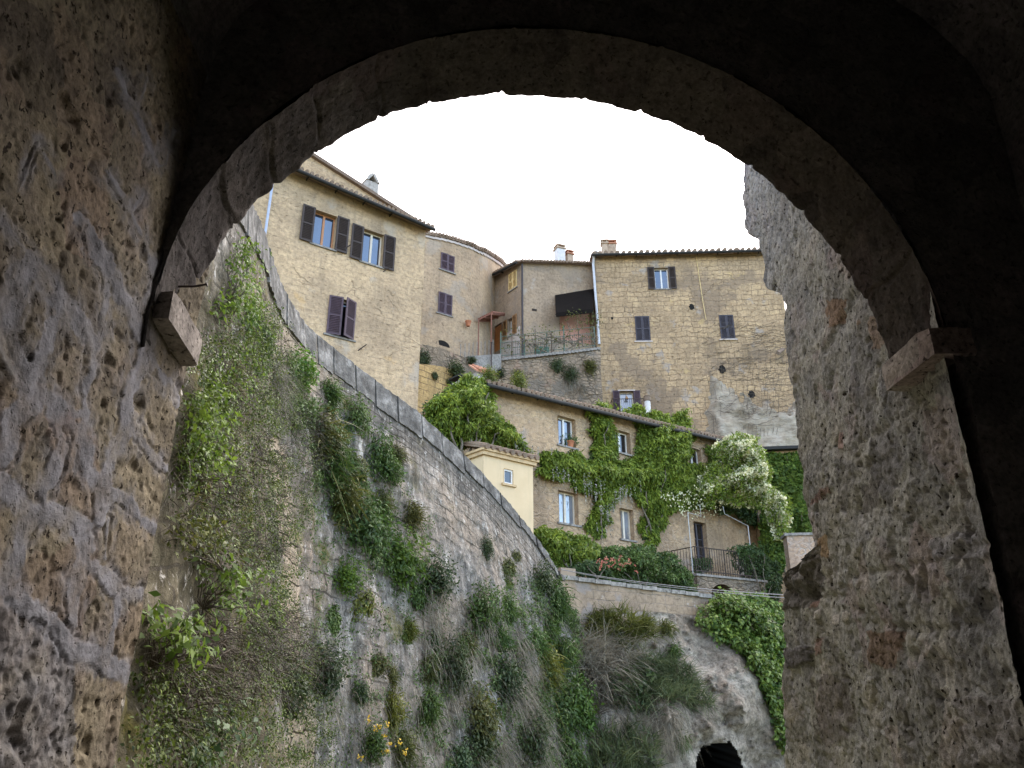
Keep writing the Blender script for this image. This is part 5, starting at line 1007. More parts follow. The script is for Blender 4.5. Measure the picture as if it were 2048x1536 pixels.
p = polyfill(RS, 9000, 12, 5, .35); f = np.clip(.55 + 1.1 * fbm(np.c_[p / 34.0, np.full(len(p), 3.5)], 1, 3), .05, 1.3); e = sstep(0, 40, edge_d(p, RS)); Q, nn = pathpts(PRS, p[:, 0], p[:, 1], -.1 + 1.6 * (.25 + .75 * e) * f * rng.uniform(.85, 1.12, len(p)))
wgt = fbm(np.c_[p / 20, np.zeros(len(p))], 1, 3) + .35 * (p[:, 0] - 1440) / 60 * .5 - .1; Q = Q[wgt > rng.normal(-.07, .2, len(p))]
Q = np.repeat(Q, 2, 0) + rng.normal(0, .02, (2 * len(Q), 3)); g = leaf_geo(Q, np.tile(nn + [0, 0, .5], (len(Q), 1)), .085, .95, .2, .8, .2); mesh_obj('blossom', g[0], g[1], M['petal'], rs)
g, _ = mass_on_path(PC, [(1395, 985), (1530, 985), (1545, 1075), (1500, 1050), (1420, 1020)], 6500, .14, .2, 2.1, 12, 8, .5, .8); mesh_obj('inner_foliage', g[0], g[1], M['lf_dark'], rs)  # dark leaves added under the rose to deepen the shade there
SC = [(1300, 1000), (1345, 975), (1420, 950), (1410, 1040), (1345, 1040)]; p = polyfill(SC, 420, 16, 6); Q, nn = pathpts(PC, p[:, 0], p[:, 1], rng.uniform(.5, .9, len(p))); g = leaf_geo(Q, np.tile(nn, (len(Q), 1)), .08, .95); mesh_obj('blossom', g[0], g[1], M['petal'], rs)
stems(rs, [wiggle(PC.world(*PC.hit(1535, 1150), .4), PC.world(*PC.hit(x, y), .9), 10, .4, x) for x, y in ((1540, 1040), (1500, 960), (1450, 930), (1555, 1070))], .04, .015)
IV = [(1530, 905), (1612, 908), (1625, 1070), (1572, 1062), (1566, 1120), (1560, 1160), (1525, 1150), (1520, 1060), (1530, 1000)]
g, _ = mass_on_path(PI, IV, 12000, .17, .02, .40, 6, 7, .7, .55, .85, 15); iv = veg('ivy', PI.world(1.5, 4, .1), 'dense even ivy over the low house front round a small window', 'climber', g, 'lf_ivy')
sel = None
stems(iv, [wiggle(PI.world(1, 4, .05), PI.world(x, zI - .3, .06), 10, .3, x) for x in (.6, 1.6, 2.4)], .03, .012)
# bushes on the garden terrace
PB1 = Path([tuple(PG.world(0, 0, -1.6)[:2]), tuple(PG.world(9, 0, -1.6)[:2])])
def bush(label, poly, P, n, size, o0, o1, mat, name='bush', cat='bush', seed=0, droop=.2, aspect=.5, lump=30, dark=.3):
    g, _ = mass_on_path(P, poly, n, size, o0, o1, 9, seed, droop, .8, aspect, lump); a_ = np.array(poly); b_ = P.world(P.hit(a_[:, 0].mean(), a_[:, 1].max())[0], P.hit(a_[:, 0].mean(), a_[:, 1].max())[1])
    r_ = veg(name, b_, label, cat, g, mat); tp_ = [(x, y) for x, y in poly]
    cs = [wiggle(b_, P.world(*P.hit(*(np.array(q_) * .6 + a_.mean(0) * .4)), .0), 8, .15, i + seed) for i, q_ in enumerate(tp_[::2])]; stems(r_, cs, .025, .008)
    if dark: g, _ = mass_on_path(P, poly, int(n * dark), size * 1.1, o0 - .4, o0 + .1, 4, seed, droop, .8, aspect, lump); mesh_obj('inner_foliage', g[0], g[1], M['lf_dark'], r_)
    return r_
bush('rounded dark green bush on the terrace behind the parapet', [(1186, 1112), (1210, 1098), (1240, 1092), (1280, 1088), (1320, 1098), (1358, 1118), (1384, 1148), (1392, 1188), (1340, 1182), (1250, 1168), (1205, 1158)], PB1, 9000, .12, -.2, .8, 'lf_bush', seed=11)
bush('feathery climber hedge under the lower windows at the curved wall end', [(1066, 1062), (1095, 1048), (1130, 1056), (1165, 1068), (1200, 1084), (1215, 1100), (1196, 1130), (1150, 1148), (1122, 1138), (1095, 1100)], PB1, 5500, .17, -.3, .6, 'lf_wist', 'hedge', 'hedge', 12, .8, .34)
rb = bush('low coral-flowered rose bush behind the parapet', [(1160, 1128), (1190, 1118), (1225, 1122), (1232, 1150), (1205, 1158), (1160, 1146)], Path([tuple(PG.world(0, 0, -.9)[:2]), tuple(PG.world(9, 0, -.9)[:2])]), 1300, .10, -.2, .3, 'lf_dark', 'rose_bush', 'rose', 13)
p = polyfill([(1158, 1124), (1228, 1120), (1232, 1152), (1160, 1148)], 34, 4, 2); Q, nn = pathpts(PB1, p[:, 0], p[:, 1], rng.uniform(.85, 1.1, len(p))); Q = np.repeat(Q, 6, 0) + rng.normal(0, .02, (len(Q) * 6, 3)); g = leaf_geo(Q, np.tile([.2, -1, .4], (len(Q), 1)), .05, .9, 0, .7); mesh_obj('blossom', g[0], g[1], M['petal_pink'], rb)
PH2 = Path([tuple(PH.world(0, 0, .15)[:2]), tuple(PH.world(9, 0, .15)[:2])])
bush('shady shrub crowding the far end of the balcony railing', [(1478, 1092), (1500, 1082), (1530, 1090), (1558, 1120), (1572, 1160), (1572, 1205), (1530, 1200), (1520, 1160), (1490, 1130)], PH2, 4200, .13, -.3, .4, 'lf_dark', 'shrub', 'shrub', 14)
bush('small grey-green potted shrub behind the balcony railing near the door', [(1385, 1115), (1420, 1108), (1428, 1140), (1390, 1146)], Path([tuple(PH.world(0, 0, -.4)[:2]), tuple(PH.world(9, 0, -.4)[:2])]), 900, .10, -.1, .25, 'lf_dark', 'shrub', 'shrub', 15, dark=0)
bush('pale bushy plant hanging over the roof edge beside the white flue', [(1248, 818), (1275, 808), (1292, 822), (1290, 840), (1262, 838)], Path([tuple(PC.world(0, 0, .2)[:2]), tuple(PC.world(20, 0, .2)[:2])]), 900, .13, -.1, .3, 'lf_wist', 'roof_plant', 'plant', 16, dark=0)
# sill plant
g = leaf_geo(SILLPOT + np.array([0, 0, .3]) + rng.normal(0, 1, (130, 3)) * [.17, .06, .1], np.tile([0, -1, .3], (130, 1)), .10, .5, .3); mesh_obj('plant', g[0], g[1], M['lf_bush'], [o for o in S.objects if o.get('label', '').startswith('terracotta pot with')][0])
# ivy and growth on the rock slope
RP = (Pq, RN, PXr, PYr)
def rock_mass(label, poly, n, size, o0, o1, mat, name, cat, seed, droop=.6, aspect=.7, jit=.6, kind=None, lump=40, rag=12):
    P_, N_ = gridpts(*RP, poly, n, o0, o1, rag, seed, lump=lump); g = leaf_geo(P_, N_ + [0, 0, .3], size, aspect, droop, jit); return P_, N_, g
P_, N_, g = rock_mass('', [(1396, 1262), (1412, 1200), (1440, 1186), (1500, 1190), (1562, 1210), (1572, 1330), (1575, 1500), (1545, 1480), (1530, 1400), (1492, 1340), (1470, 1300), (1430, 1285)], 13000, .13, .05, .7, 'lf_ivy', 'ivy', 'climber', 21, lump=36)
iv2 = veg('ivy', at(1500, 1300, 26), 'thick ivy spilling over the parapet end and down the rock', 'climber', g, 'lf_ivy')
P_, N_, g = rock_mass('', [(1410, 1225), (1440, 1192), (1500, 1196), (1562, 1220), (1568, 1300), (1480, 1270)], 5000, .14, .3, 1.1, 'lf_ivy', 'ivy', 'climber', 22); mesh_obj('foliage', g[0], g[1], M['lf_ivy'], iv2)
gI = []; p = polyfill([(1414, 1204), (1445, 1186), (1500, 1190), (1562, 1214), (1562, 1250), (1420, 1240)], 3600, 8, 23); Q, nn = pathpts(PG, p[:, 0], p[:, 1], rng.uniform(.05, .5, len(p))); g = leaf_geo(Q, np.tile(nn + [0, 0, .4], (len(Q), 1)), .13, .8, .6, .6); mesh_obj('foliage', g[0], g[1], M['lf_ivy'], iv2)
stems(iv2, [wiggle(P_[i], P_[i + 40] , 8, .3, i) for i in range(0, 400, 60)], .02, .01)
def twigs(poly, n, o, L, w_, seed, droop=.3, spread=1.0, updir=(0, 0, .2), G=RP, rag=12):
    P_, N_ = gridpts(*G, poly, n, 0, o, rag, seed); D = N_ * .8 + rng.normal(0, spread, (n, 3)) + np.array(updir); return blade_geo(P_, D, rng.uniform(.5, 1.3, n) * L, w_, droop)
BR = [(1150, 1300), (1175, 1275), (1230, 1282), (1262, 1300), (1250, 1330), (1215, 1360), (1185, 1400), (1160, 1360)]
V, F = twigs(BR, 1500, .5, .9, .022, 31, .2, .9); tag(mesh_obj('brushwood', V, F, M['straw']), 'heap of cut dry brushwood lying on the rock slope', 'brushwood')
V, F = twigs([(1150, 1330), (1250, 1320), (1240, 1400), (1185, 1450), (1160, 1400)], 900, .4, .9, .016, 32, .3, .9); tag(mesh_obj('dry_twigs', V, F, M['twig']), kind='stuff')
gs = [twigs([(1210, 1370), (1260, 1325), (1330, 1322), (1385, 1350), (1425, 1395), (1400, 1415), (1330, 1425), (1260, 1415), (1225, 1405)], 3800, .35, .5, .024, 33, .35, .9, (0, -.2, .6), rag=40)]
bs = veg('grassy_bush', at(1320, 1400, 24), 'spreading blue-green grassy bush in the middle of the rock slope', 'bush', gs[0], 'lf_grass')
P_, N_, g = rock_mass('', [(1215, 1360), (1270, 1335), (1300, 1375), (1290, 1410), (1235, 1410)], 700, .16, .1, .5, '', '', '', 34); mesh_obj('broad_leaves', g[0], g[1], M['lf_dark'], bs)
V, F = twigs([(1225, 1425), (1300, 1420), (1365, 1425), (1355, 1470), (1320, 1510), (1250, 1490), (1215, 1450)], 1500, .15, .6, .011, 35, .9, .5, (0, 0, -.5)); tag(mesh_obj('dry_grass', V, F, M['straw']), kind='stuff')
gs = twigs([(1195, 1480), (1240, 1462), (1290, 1470), (1310, 1500), (1310, 1700), (1190, 1700)], 4200, .5, .45, .03, 36, .2, .8, (0, -.2, .6)); db = veg('bush', at(1250, 1520, 22.5), 'dark bush at the foot of the rock slope below the hanging straw', 'bush', gs, 'lf_grass')
V, F = twigs([(1160, 1270), (1180, 1230), (1290, 1248), (1300, 1275), (1240, 1290)], 2000, .35, .5, .03, 37, .3, .8, (0, -.2, .5)); tag(mesh_obj('weeds', V, F, M['lf_olive']), 'row of weeds below the left part of the parapet'.replace('left', 'near'), 'weeds')
for k_, (px, py, r_, lb) in enumerate(((1330, 1255, 22, 'olive weed hanging from the parapet foot above the bare rock'), (1362, 1480, 18, 'lone tuft left of the cave mouth'.replace('left of', 'beside')), (1345, 1300, 16, 'small weed on bare rock under the parapet'))):
    P0_, N0_ = rock_at(px, py); n = 320; D = N0_ * .7 + rng.normal(0, .7, (n, 3)); V, F = blade_geo(np.tile(P0_, (n, 1)) + rng.normal(0, .1, (n, 3)), D, rng.uniform(.4, 1, n) * r_ * 24 / FPX * 1.2, .03, .5); tag(mesh_obj('rock_weed', V, F, M['lf_bush'] if k_ else M['lf_olive']), lb, 'weed')

# ------------------------------------------------------------------ tufts on the retaining wall: five kinds, then copies
def tuft_kind(kind):
    n = 900; d = norm(rng.normal(0, 1, (n, 3)) + [0, -.7, -.05]); out = []
    if kind in ('mound', 'skirt'):
        r_ = rng.random(n) ** .4; P_ = d * r_[:, None] * [.95, .75, 1.0] + [0, -.15, .05]; P_ *= (1 + .45 * fbm(d * 1.6 + len(kind), 1, 3))[:, None]; out.append(leaf_geo(P_, d + [0, 0, .4], .18, .42, .25, .6))
        nb = 160; db_ = norm(rng.normal(0, 1, (nb, 3)) + [0, -.9, .5]); out.append(blade_geo(np.tile([[0, .05, 0]], (nb, 1)) + rng.normal(0, .15, (nb, 3)), db_, rng.uniform(.7, 1.15, nb), .05, .25))
    elif kind == 'fine':
        nb = 330; db_ = norm(rng.normal(0, 1, (nb, 3)) + [0, -.8, .45]); out.append(blade_geo(np.tile([[0, .05, 0]], (nb, 1)) + rng.normal(0, .28, (nb, 3)), db_, rng.uniform(.4, 1.05, nb), .055, .45)); P_ = d * (rng.random(n) ** .5)[:, None] * [.8, .55, .85] * (1 + .5 * fbm(d * 1.9 + 2, 1, 3))[:, None] + [0, -.15, .05]; out.append(leaf_geo(P_, d + [0, 0, .4], .15, .4, .3, .7))
    elif kind == 'cushion':
        P_ = d * (.5 + .5 * rng.random(n))[:, None] * [1, .38, .9] * (1 + .5 * fbm(d * 2.1 + 5, 1, 3))[:, None]; out.append(leaf_geo(P_, d + [0, -.3, .4], .20, .6, .4, .7))
    elif kind == 'straw':
        nb = 460; db_ = norm(rng.normal(0, .6, (nb, 3)) + [0, -.5, -.1]); out.append(blade_geo(rng.normal(0, .3, (nb, 3)) * [1, .3, 1], db_, rng.uniform(.6, 1.25, nb), .018, .8))
    return join(*out)
def straw_skirt(long):
    nb = 120; db_ = norm(rng.normal(0, .5, (nb, 3)) + [0, -.6, -.55]); return blade_geo(rng.normal(0, .3, (nb, 3)) * [1, .35, .7] + [0, 0, -.2], db_, rng.uniform(.7, 1.0, nb) * (1.25 if long else 1.0), .026, .6)
KIND = {}
for k_ in ('mound', 'skirt', 'fine', 'cushion', 'straw'):
    v, f_ = tuft_kind(k_); KIND[k_] = mesh_obj('k', v, f_, M['straw'] if k_ == 'straw' else M['lf_tuft'], origin=(0, 0, 0)).data
KIND['dry'] = mesh_obj('k', *straw_skirt(True), M['straw'], origin=(0, 0, 0)).data; KIND['dry_short'] = mesh_obj('k', *straw_skirt(False), M['straw'], origin=(0, 0, 0)).data
for o in [o for o in S.objects if o.name.startswith('k') and o.name.split('.')[0] == 'k']: COL.objects.unlink(o); bpy.data.objects.remove(o)
TINT = {'b': (.10, .19, .028, 1), 'g': (.08, .14, .036, 1), 'o': (.105, .115, .036, 1), 'd': (.05, .08, .032, 1), 'y': (.15, .175, .034, 1), 't': (.06, .11, .055, 1)}
def tuft(pos, nrm_, r_, kind, tint, label, cat='tuft', name='wall_tuft', group='tufts on the retaining wall', sy=1.0):
    o = bpy.data.objects.new(name, KIND[kind]); COL.objects.link(o); o.location = Vector(pos - nrm_ * r_ * .12); az_ = math.atan2(nrm_[1], nrm_[0]) + R(90)
    o.rotation_euler = (random.uniform(-.25, .25), random.uniform(-.35, .35), az_ + random.uniform(-.3, .3)); o.scale = (r_ * random.uniform(.85, 1.15), r_ * random.uniform(.8, 1.1), r_ * sy * random.uniform(.9, 1.15)); c = TINT[tint]; v_ = random.uniform(.85, 1.2); o.color = (c[0] * v_ * random.uniform(.9, 1.1), c[1] * v_, c[2] * v_, 1)
    tag(o, label, cat, group)
    if kind == 'skirt':
        dd = bpy.data.objects.new('dry_stalks', KIND['dry' if kind == 'skirt' else 'dry_short']); COL.objects.link(dd); dd.parent = o
    return o
TUFTS = [(495, 644, 26, 'mound', 'b', 'narrow bright tuft hanging on the ridge under the arch', 1.6), (520, 680, 24, 'mound', 'g', 'tuft on the ridge just below the narrow bright one', 1.3), (590, 740, 36, 'mound', 'b', 'large round bright green tuft nearest the purple shutters', 1.1), (551, 745, 30, 'straw', 'o', 'dry straw clump beside the large round bright tuft', 1.2),
 (659, 790, 28, 'fine', 'g', 'spiky tuft with dry stalks under the tan house corner', 1.1), (714, 837, 27, 'mound', 'g', 'oval green tuft close to the wall top by the tan house end', 1.3), (747, 917, 36, 'skirt', 'g', 'long dark green tuft sloping downhill with dry stalks', 1.2), (774, 945, 26, 'mound', 'g', 'green tuft at the lower end of the long sloping one', 1.1),
 (790, 914, 20, 'fine', 'o', 'small olive tuft uphill of the long sloping one', 1.1), (830, 950, 16, 'straw', 'o', 'tiny dry clump highest on the open wall', 1.1), (641, 877, 48, 'fine', 'o', 'wide olive and dry clump beneath the spiky tuft', 1.2), (662, 925, 38, 'fine', 'g', 'dense green clump hanging under the wide olive one', 1.3),
 (590, 828, 34, 'fine', 'd', 'dark olive clump at the edge of the twig tangle', 1.2), (714, 935, 20, 'cushion', 'o', 'flat olive cushion between two long clumps', 1.2), (677, 1000, 46, 'fine', 'o', 'big olive tuft at the top of the green chain', 1.2), (732, 1056, 44, 'mound', 'g', 'big leafy tuft in the middle of the green chain', 1.2),
 (798, 1118, 46, 'mound', 'b', 'brightest and largest leafy tuft ending the green chain', 1.15), (692, 1153, 32, 'mound', 'b', 'bright rounded mound standing alone near the pale cut stones', 1.0), (761, 1012, 26, 'fine', 'o', 'olive tuft uphill of the green chain', 1.2), (823, 1034, 26, 'fine', 'o', 'airy olive tuft on grey wall right above the brightest one'.replace(' right', ''), 1.2),
 (728, 1217, 24, 'cushion', 'y', 'yellowish cushion below the bright rounded mound', 1.2), (668, 1238, 22, 'cushion', 'g', 'small dull cushion beside the yellow moss patch', 1.1), (816, 1264, 22, 'fine', 'y', 'small yellowish tuft below the brightest leafy one', 1.1), (637, 1348, 40, 'skirt', 'd', 'dark ragged bush with radiating dry stalks near the pale strip', 1.2),
 (564, 1388, 44, 'mound', 'd', 'dull dark leafy clump on the pale cut-stone strip', 1.1), (754, 1330, 19, 'cushion', 'o', 'small olive cushion above the yellow wallflowers', 1.1), (721, 1384, 18, 'mound', 'd', 'small dark tuft right over the yellow wallflowers'.replace('right ', ''), 1.0), (783, 1355, 18, 'fine', 'o', 'thin olive tuft on the streaked grey wall', 1.1),
 (780, 1428, 28, 'fine', 'y', 'yellow-green drooping tuft beside the yellow wallflowers', 1.4), (841, 1191, 22, 'cushion', 'g', 'low green cushion under the dark skirted bush', 1.1), (546, 1089, 18, 'mound', 'd', 'small dark tuft on top of the pale cut stones', 1.1), (868, 1158, 36, 'skirt', 'd', 'dark bush with a long straw skirt, highest on mid wall', 1.1),
 (960, 1222, 34, 'skirt', 'g', 'rounded green bush with short skirt on clean grey wall', 1.15), (1014, 1222, 23, 'fine', 'g', 'upright green tuft beside the rounded skirted bush', 1.3), (969, 1099, 16, 'mound', 'd', 'small dark tuft alone high on bare wall below the annex', 1.3), (1018, 1136, 14, 'cushion', 'o', 'tiny round tuft below the small dark one', 1.2),
 (1017, 1170, 13, 'cushion', 'y', 'tiny yellowish tuft under the tiny round one', 1.2), (875, 1276, 18, 'cushion', 'd', 'small dark cushion below the long straw skirt', 1.2), (931, 1293, 21, 'fine', 'o', 'small bristly olive tuft under the rounded skirted bush', 1.2), (812, 1268, 20, 'cushion', 'y', 'yellow-green tuft left of the small dark cushion'.replace('left of', 'near'), 1.2),
 (900, 1335, 33, 'skirt', 'd', 'dark hanging bush in the middle of the lower wall', 1.4), (856, 1342, 24, 'fine', 'o', 'olive tuft touching the dark hanging bush', 1.2), (854, 1419, 30, 'fine', 'g', 'green drooping tuft over pale streaks on the lower wall', 1.2), (959, 1429, 34, 'mound', 'o', 'olive leafy tuft below the straw sheaf', 1.2),
 (955, 1490, 32, 'skirt', 'd', 'dark skirted tuft near the bottom under the olive leafy one', 1.2), (1004, 1366, 36, 'skirt', 'd', 'dark green clump between two straw sheaves', 1.2), (1040, 1300, 32, 'straw', 'o', 'upper large pale straw sheaf on the wall', 1.5), (1074, 1297, 28, 'fine', 'g', 'green tuft leaning on the upper straw sheaf', 1.3),
 (1081, 1165, 26, 'mound', 'd', 'topmost dark tuft at the far end of the wall', 1.2), (1112, 1207, 30, 'fine', 'g', 'shaggy green tuft by the parapet end', 1.5), (1095, 1258, 26, 'fine', 'g', 'green tuft under the shaggy one by the parapet', 1.3), (1091, 1342, 34, 'fine', 'y', 'wide yellow-green grassy tuft on the far end', 1.3),
 (1123, 1426, 38, 'mound', 'g', 'large leafy tuft low on the far end of the wall', 1.3), (1158, 1419, 34, 'mound', 'b', 'outermost bright leafy tuft facing the rock slope', 1.4), (1186, 1440, 24, 'mound', 'g', 'small tuft bulging past the wall end towards the rock', 1.3), (1057, 1483, 34, 'skirt', 'd', 'dark clump above the lowest straw', 1.4),
 (1132, 1520, 30, 'mound', 'g', 'lowest leafy tuft at the end of the wall', 1.2), (913, 1521, 28, 'mound', 't', 'bluish green tuft cut by the bottom of the view', 1.1), (1050, 1405, 38, 'straw', 'o', 'lower large pale straw sheaf on the wall', 1.6), (1128, 1314, 26, 'fine', 'g', 'green tuft on the edge of the wall above the large leafy one', 1.4),
 (806, 1502, 30, 'fine', 'o', 'olive tuft low on the wall beneath the drooping ones', 1.3), (1032, 1115, 10, 'cushion', 'o', 'tiniest tuft near the wall end below the annex', 1.2), (1004, 1275, 20, 'mound', 'g', 'small green tuft between upright tuft and straw sheaf', 1.3), (1000, 1490, 30, 'straw', 'o', 'short straw clump at the bottom beside the dark clump', 1.4)]
for (px, py, r_, kd, tn, lb, sy_) in TUFTS:
    P0_, N0_ = wall_at(px, py); fd = (P0_ - CAM) @ np.array([0, cp, sp_]); tuft(P0_, N0_, r_ * fd / FPX * 1.45, kd, tn, lb, sy=sy_)
# wallflowers
P0_, N0_ = wall_at(738, 1490); fl = tuft(P0_, N0_, .36, 'mound', 'g', 'wallflower clump with yellow flowers low on the wall', 'flower', 'wallflower', None); Q = []
P0s = [wall_at(x, y) for x, y in ((735, 1462), (748, 1458), (750, 1478), (752, 1488), (745, 1510), (752, 1512), (772, 1488), (790, 1500), (700, 1522), (726, 1432), (730, 1468))]
Q = np.concatenate([p_ + n_ * .3 + rng.normal(0, .028, (9, 3)) for p_, n_ in P0s]); g = leaf_geo(Q, np.tile([.6, -.8, .2], (len(Q), 1)), .05, .9, 0, .7)
fo = mesh_obj('flower', g[0], g[1], M['petal_yellow'], origin=(0, 0, 0)); fo.parent = fl; bpy.context.view_layer.update(); fo.matrix_parent_inverse = fl.matrix_world.inverted()
# weeds on the courtyard terrace walls and roofs
for (Pw, px, py, r_, kd, tn, lb) in ((PT, 845, 718, 20, 'cushion', 'd', 'dark weed at the corner of the tan house on the terrace wall'), (PF, 905, 744, 24, 'mound', 'd', 'dark weed along the top of the yellow ashlar'), (PF, 868, 752, 10, 'cushion', 'd', 'tiny weed on the yellow ashlar'), (PF, 897, 765, 9, 'mound', 'd', 'small weed beside the dark flat chimney cap'),
    (PT, 1112, 733, 19, 'mound', 'd', 'dark round weed on rubble under the railing'), (PT, 1140, 752, 21, 'skirt', 'd', 'straggling weed with dry stalks under the railing'), (PT, 1178, 735, 18, 'fine', 'o', 'dry olive weed next to the white downpipe foot'), (PT, 1035, 752, 14, 'mound', 'd', 'weed on rubble behind the roof edge'), (PT, 1000, 748, 13, 'mound', 'd', 'weed on rubble behind the red-tiled chimney'), (PT, 1165, 775, 12, 'straw', 'o', 'dry clump low on the rubble wall'), (PT, 940, 722, 12, 'fine', 'd', 'weed below the concrete landing')):
    u, z = Pw.hit(px, py); p_ = Pw.world(u, z, .1); t_ = Pw.xy(u)[1]; tuft(p_, np.array([t_[1], -t_[0], 0]), r_ * 1.05 * ((p_ - CAM) @ np.array([0, cp, sp_])) / FPX, kd, tn, lb, 'weed', 'wall_weed', 'weeds on the terrace walls')
for px, py, lb in ((967, 757, 'pale sprig growing by the red-tiled chimney'), (1025, 768, 'pale leafy sprig on the roof edge of the long house')):
    u, z = PC.hit(px, py); p_ = PC.world(u, z, .3); tuft(p_, np.array([.64, -.77, 0]), .42, 'mound', 'y', lb, 'sprig', 'roof_sprig', None)
# bare vine on the railing, bare creeper on the big house
bv = empty('bare_vine', PT.world(posts[4], tT(posts[4]), -.1), 'gnarled nearly leafless vine trained along the courtyard railing', 'vine'); cur = []
for i in range(22):
    a_, b_ = rng.uniform(posts[0] + 1, posts[-1]), 0; b_ = np.clip(a_ + rng.normal(0, 1.6), posts[0], posts[-1]); cur.append(wiggle(PT.world(a_, tT(a_) + rng.uniform(.1, .7), .0), PT.world(b_, tT(b_) + rng.uniform(.8, 1.9), .05), 9, .5, i))
stems(bv, cur, .035, .012)
n = 340; us = rng.uniform(posts[0], posts[-1], n); P_ = np.array([PT.world(u, tT(u) + z, .1) for u, z in zip(us, rng.uniform(.3, 1.8, n))]); g = leaf_geo(P_, np.tile([0, -1, .3], (n, 1)), .10, .8, .4); mesh_obj('young_leaves', g[0], g[1], M['lf_olive'], bv)
P_ = np.array([PO.world(u, z, .05) for u, z in zip(rng.uniform(porch[0] - .2, porch[1], 160), np.full(160, zl) + rng.normal(0, .25, 160))]); g = leaf_geo(P_, np.tile([0, -1, .3], (160, 1)), .10, .8, .4); mesh_obj('young_leaves', g[0], g[1], M['lf_olive'], bv)
bc = empty('bare_creeper', PD.world(PD.hit(1500, 870)[0], 13, -.1), 'bare twiggy creeper spread over the lower stone house wall and cliff', 'creeper'); cur = []
for i in range(150):
    px, py = rng.uniform(1395, 1590), rng.uniform(650, 870); 
    if (1590 - px) + (870 - py) * -.4 > 170 + rng.normal(0, 20): continue
    L = rng.uniform(25, 80); a_, b_ = PD.hit(px, py), PD.hit(px + L, py - rng.uniform(-8, 26)); o_ = .05 if py < 765 else .75; cur.append(wiggle(PD.world(*a_, o_), PD.world(*b_, o_ - .02), 10, .35, i))
for i in range(16): a_, b_ = PD.hit(1425 + 8 * i, 880), PD.hit(1410 + 11 * i, 740 - 4 * i); cur.append(wiggle(PD.world(*a_, .7), PD.world(*b_, .06), 12, .6, i + 300))
stems(bc, cur, .011, .005, 'twig')

# ------------------------------------------------------------------ creepers and tangle on the near part of the retaining wall
WG = (W, WN, WPX, WPY)
CRE = [([(455, 470), (474, 478), (474, 560), (480, 600), (455, 650), (425, 645), (408, 612), (436, 565), (444, 510)], 900, .075, .5, 'lf_caper', 'bright lime-green creeper hanging under the arch beside the impost'), ([(400, 725), (440, 700), (500, 660), (522, 720), (500, 800), (455, 850), (405, 862), (375, 835)], 1200, .07, .25, 'lf_caper', 'loose lime creeper on the wall below the impost'),
 ([(362, 800), (395, 770), (412, 830), (402, 890), (362, 905), (340, 880)], 620, .08, .45, 'lf_caper', 'dense bright creeper clump against the gate jamb'), ([(345, 905), (400, 892), (422, 930), (372, 972), (338, 962)], 420, .075, .4, 'lf_caper', 'green creeper clump just under the dense bright one'),
 ([(372, 1128), (410, 1138), (444, 1180), (432, 1240), (402, 1242), (378, 1195)], 330, .10, .7, 'lf_caper', 'broad-leaved bright creeper sprig above the twig tangle'), ([(276, 1212), (330, 1240), (332, 1290), (300, 1302), (262, 1275)], 260, .10, .6, 'lf_caper', 'broad-leaved sprig lowest along the jamb'),
 ([(310, 1050), (350, 1038), (440, 1070), (462, 1130), (400, 1132), (335, 1105)], 560, .075, .4, 'lf_olive', 'dull olive creeper over the dry twigs'), ([(330, 1425), (420, 1400), (442, 1450), (432, 1525), (372, 1545), (325, 1500)], 320, .10, .6, 'lf_dark', 'dark broad-leaved creeper in the shade near the bottom'),
 ([(500, 1190), (530, 1188), (542, 1240), (512, 1252)], 180, .08, .3, 'lf_caper', 'small bright sprig beside the pale cut stones'), ([(500, 560), (520, 600), (540, 680), (520, 760), (495, 700), (488, 620)], 380, .07, .25, 'lf_caper', 'thin creeper trailing down the wall crest')]
for k_, (poly, n, sz_, o_, mt_, lb) in enumerate(CRE):
    P_, N_ = gridpts(*WG, poly, n, .03, o_, 14, 50 + k_, lump=24, jitm=.04); g = leaf_geo(P_, N_ + [0, 0, .5], sz_, .5, .5, .6); rt = veg('creeper', P_[np.argmin(P_[:, 2])], lb, 'creeper', g, mt_, 'creepers on the shaded wall'); c_ = P_.mean(0)
    stems(rt, [wiggle(c_ + [0, 0, -.3] - N_[0] * .2, P_[i], 7, .15, i) for i in range(0, n, max(1, n // 26))], .007, .003, 'twig')
gs = []
for poly, n, L, seed in (([(330, 900), (420, 860), (560, 900), (560, 1060), (520, 1150), (420, 1130), (320, 1060)], 1500, .42, 71), ([(400, 1230), (480, 1190), (600, 1240), (640, 1330), (560, 1400), (420, 1380), (300, 1330)], 2300, .45, 72), ([(260, 1300), (400, 1260), (440, 1400), (300, 1460)], 1300, .4, 73), ([(420, 660), (540, 650), (600, 780), (540, 860), (400, 860)], 800, .35, 74), ([(560, 820), (640, 830), (680, 960), (600, 990)], 900, .35, 75)):
    P_, N_ = gridpts(*WG, poly, n, 0, .35, 18, seed); gs.append(blade_geo(P_, N_ * .5 + rng.normal(0, .8, (n, 3)) + [0, 0, -.1], rng.uniform(.4, 1.3, n) * L, .009, .25))
tag(mesh_obj('dry_twigs', *join(*gs), M['twig']), kind='stuff')
gs = []
for poly, n, th_, sz_, seed in (([(350, 700), (520, 600), (600, 780), (620, 1000), (560, 1200), (480, 1200), (330, 1100), (340, 900)], 34000, -.12, .038, 81), ([(430, 1240), (560, 1200), (640, 1300), (660, 1540), (430, 1540)], 13000, -.1, .04, 82), ([(260, 1330), (440, 1300), (430, 1540), (230, 1540)], 6000, -.1, .042, 83)):
    P_, N_ = gridpts(*WG, poly, n, .0, .38, 26, seed, thin=th_, lump=30); gs.append(leaf_geo(P_, N_ + [0, 0, .4], sz_, .6, .4, .7))
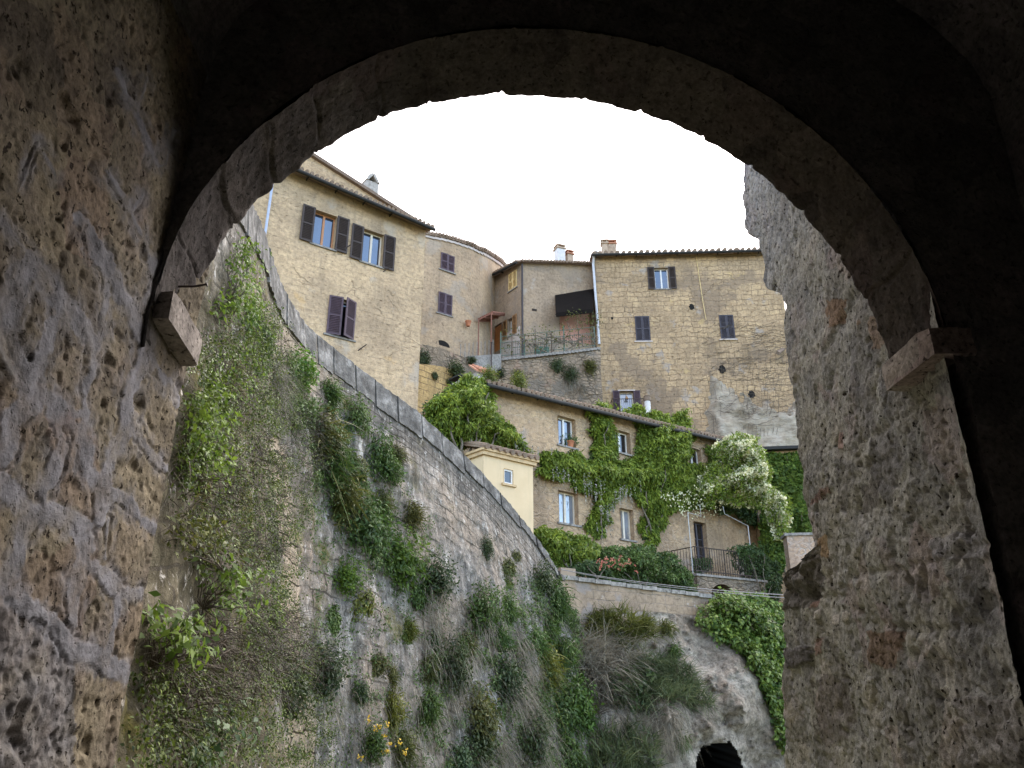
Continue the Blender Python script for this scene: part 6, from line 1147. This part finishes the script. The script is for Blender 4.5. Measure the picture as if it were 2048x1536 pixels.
tag(mesh_obj('undergrowth', *join(*gs), M['lf_tangle']), kind='stuff')
gs = []
for poly, n, th_, o_, seed in (([(560, 720), (640, 760), (700, 900), (790, 1060), (845, 1150), (790, 1180), (720, 1100), (640, 1000), (580, 860)], 7000, .0, .3, 84), ([(1040, 1170), (1110, 1160), (1150, 1250), (1210, 1440), (1190, 1540), (1060, 1540), (1060, 1380), (1090, 1300)], 9000, -.05, .4, 85), ([(830, 1320), (960, 1240), (1040, 1200), (1060, 1330), (1000, 1540), (880, 1540)], 4500, .16, .25, 86)):
    P_, N_ = gridpts(*WG, poly, n, .0, o_, 24, seed, thin=th_, lump=30); gs.append(leaf_geo(P_, N_ + [0, 0, .4], .085, .42, .5, .7))
tag(mesh_obj('leafy_ground_cover', *join(*gs), M['lf_bush']), kind='stuff')
gs = []
for poly, n, th_, sz_, seed in (([(600, 960), (700, 900), (860, 1010), (900, 1260), (860, 1540), (640, 1540), (620, 1200)], 7000, .08, .06, 91), ([(1000, 1160), (1110, 1150), (1170, 1300), (1210, 1536), (940, 1540), (960, 1330)], 11000, -.08, .075, 92)):
    P_, N_ = gridpts(*WG, poly, n, .0, .14, 14, seed, thin=th_); gs.append(leaf_geo(P_, N_ + [0, 0, .4], sz_, .5, .4, .7))
tag(mesh_obj('small_weeds', *join(*gs), M['lf_bush']), kind='stuff')
gs = []
for poly, n, L, seed in (([(1000, 1230), (1080, 1200), (1130, 1280), (1200, 1500), (1180, 1540), (960, 1540), (980, 1340)], 800, .4, 95), ([(850, 1180), (920, 1190), (960, 1300), (900, 1420), (840, 1300)], 700, .45, 96), ([(640, 1380), (900, 1380), (960, 1540), (700, 1540)], 600, .3, 97)):
    P_, N_ = gridpts(*WG, poly, n, 0, .1, 14, seed, thin=-.05); gs.append(blade_geo(P_, N_ * .6 + rng.normal(0, .4, (n, 3)) + [0, 0, -.4], rng.uniform(.5, 1.2, n) * L, .013, .8))
tag(mesh_obj('dry_grass', *join(*gs), M['straw']), kind='stuff')
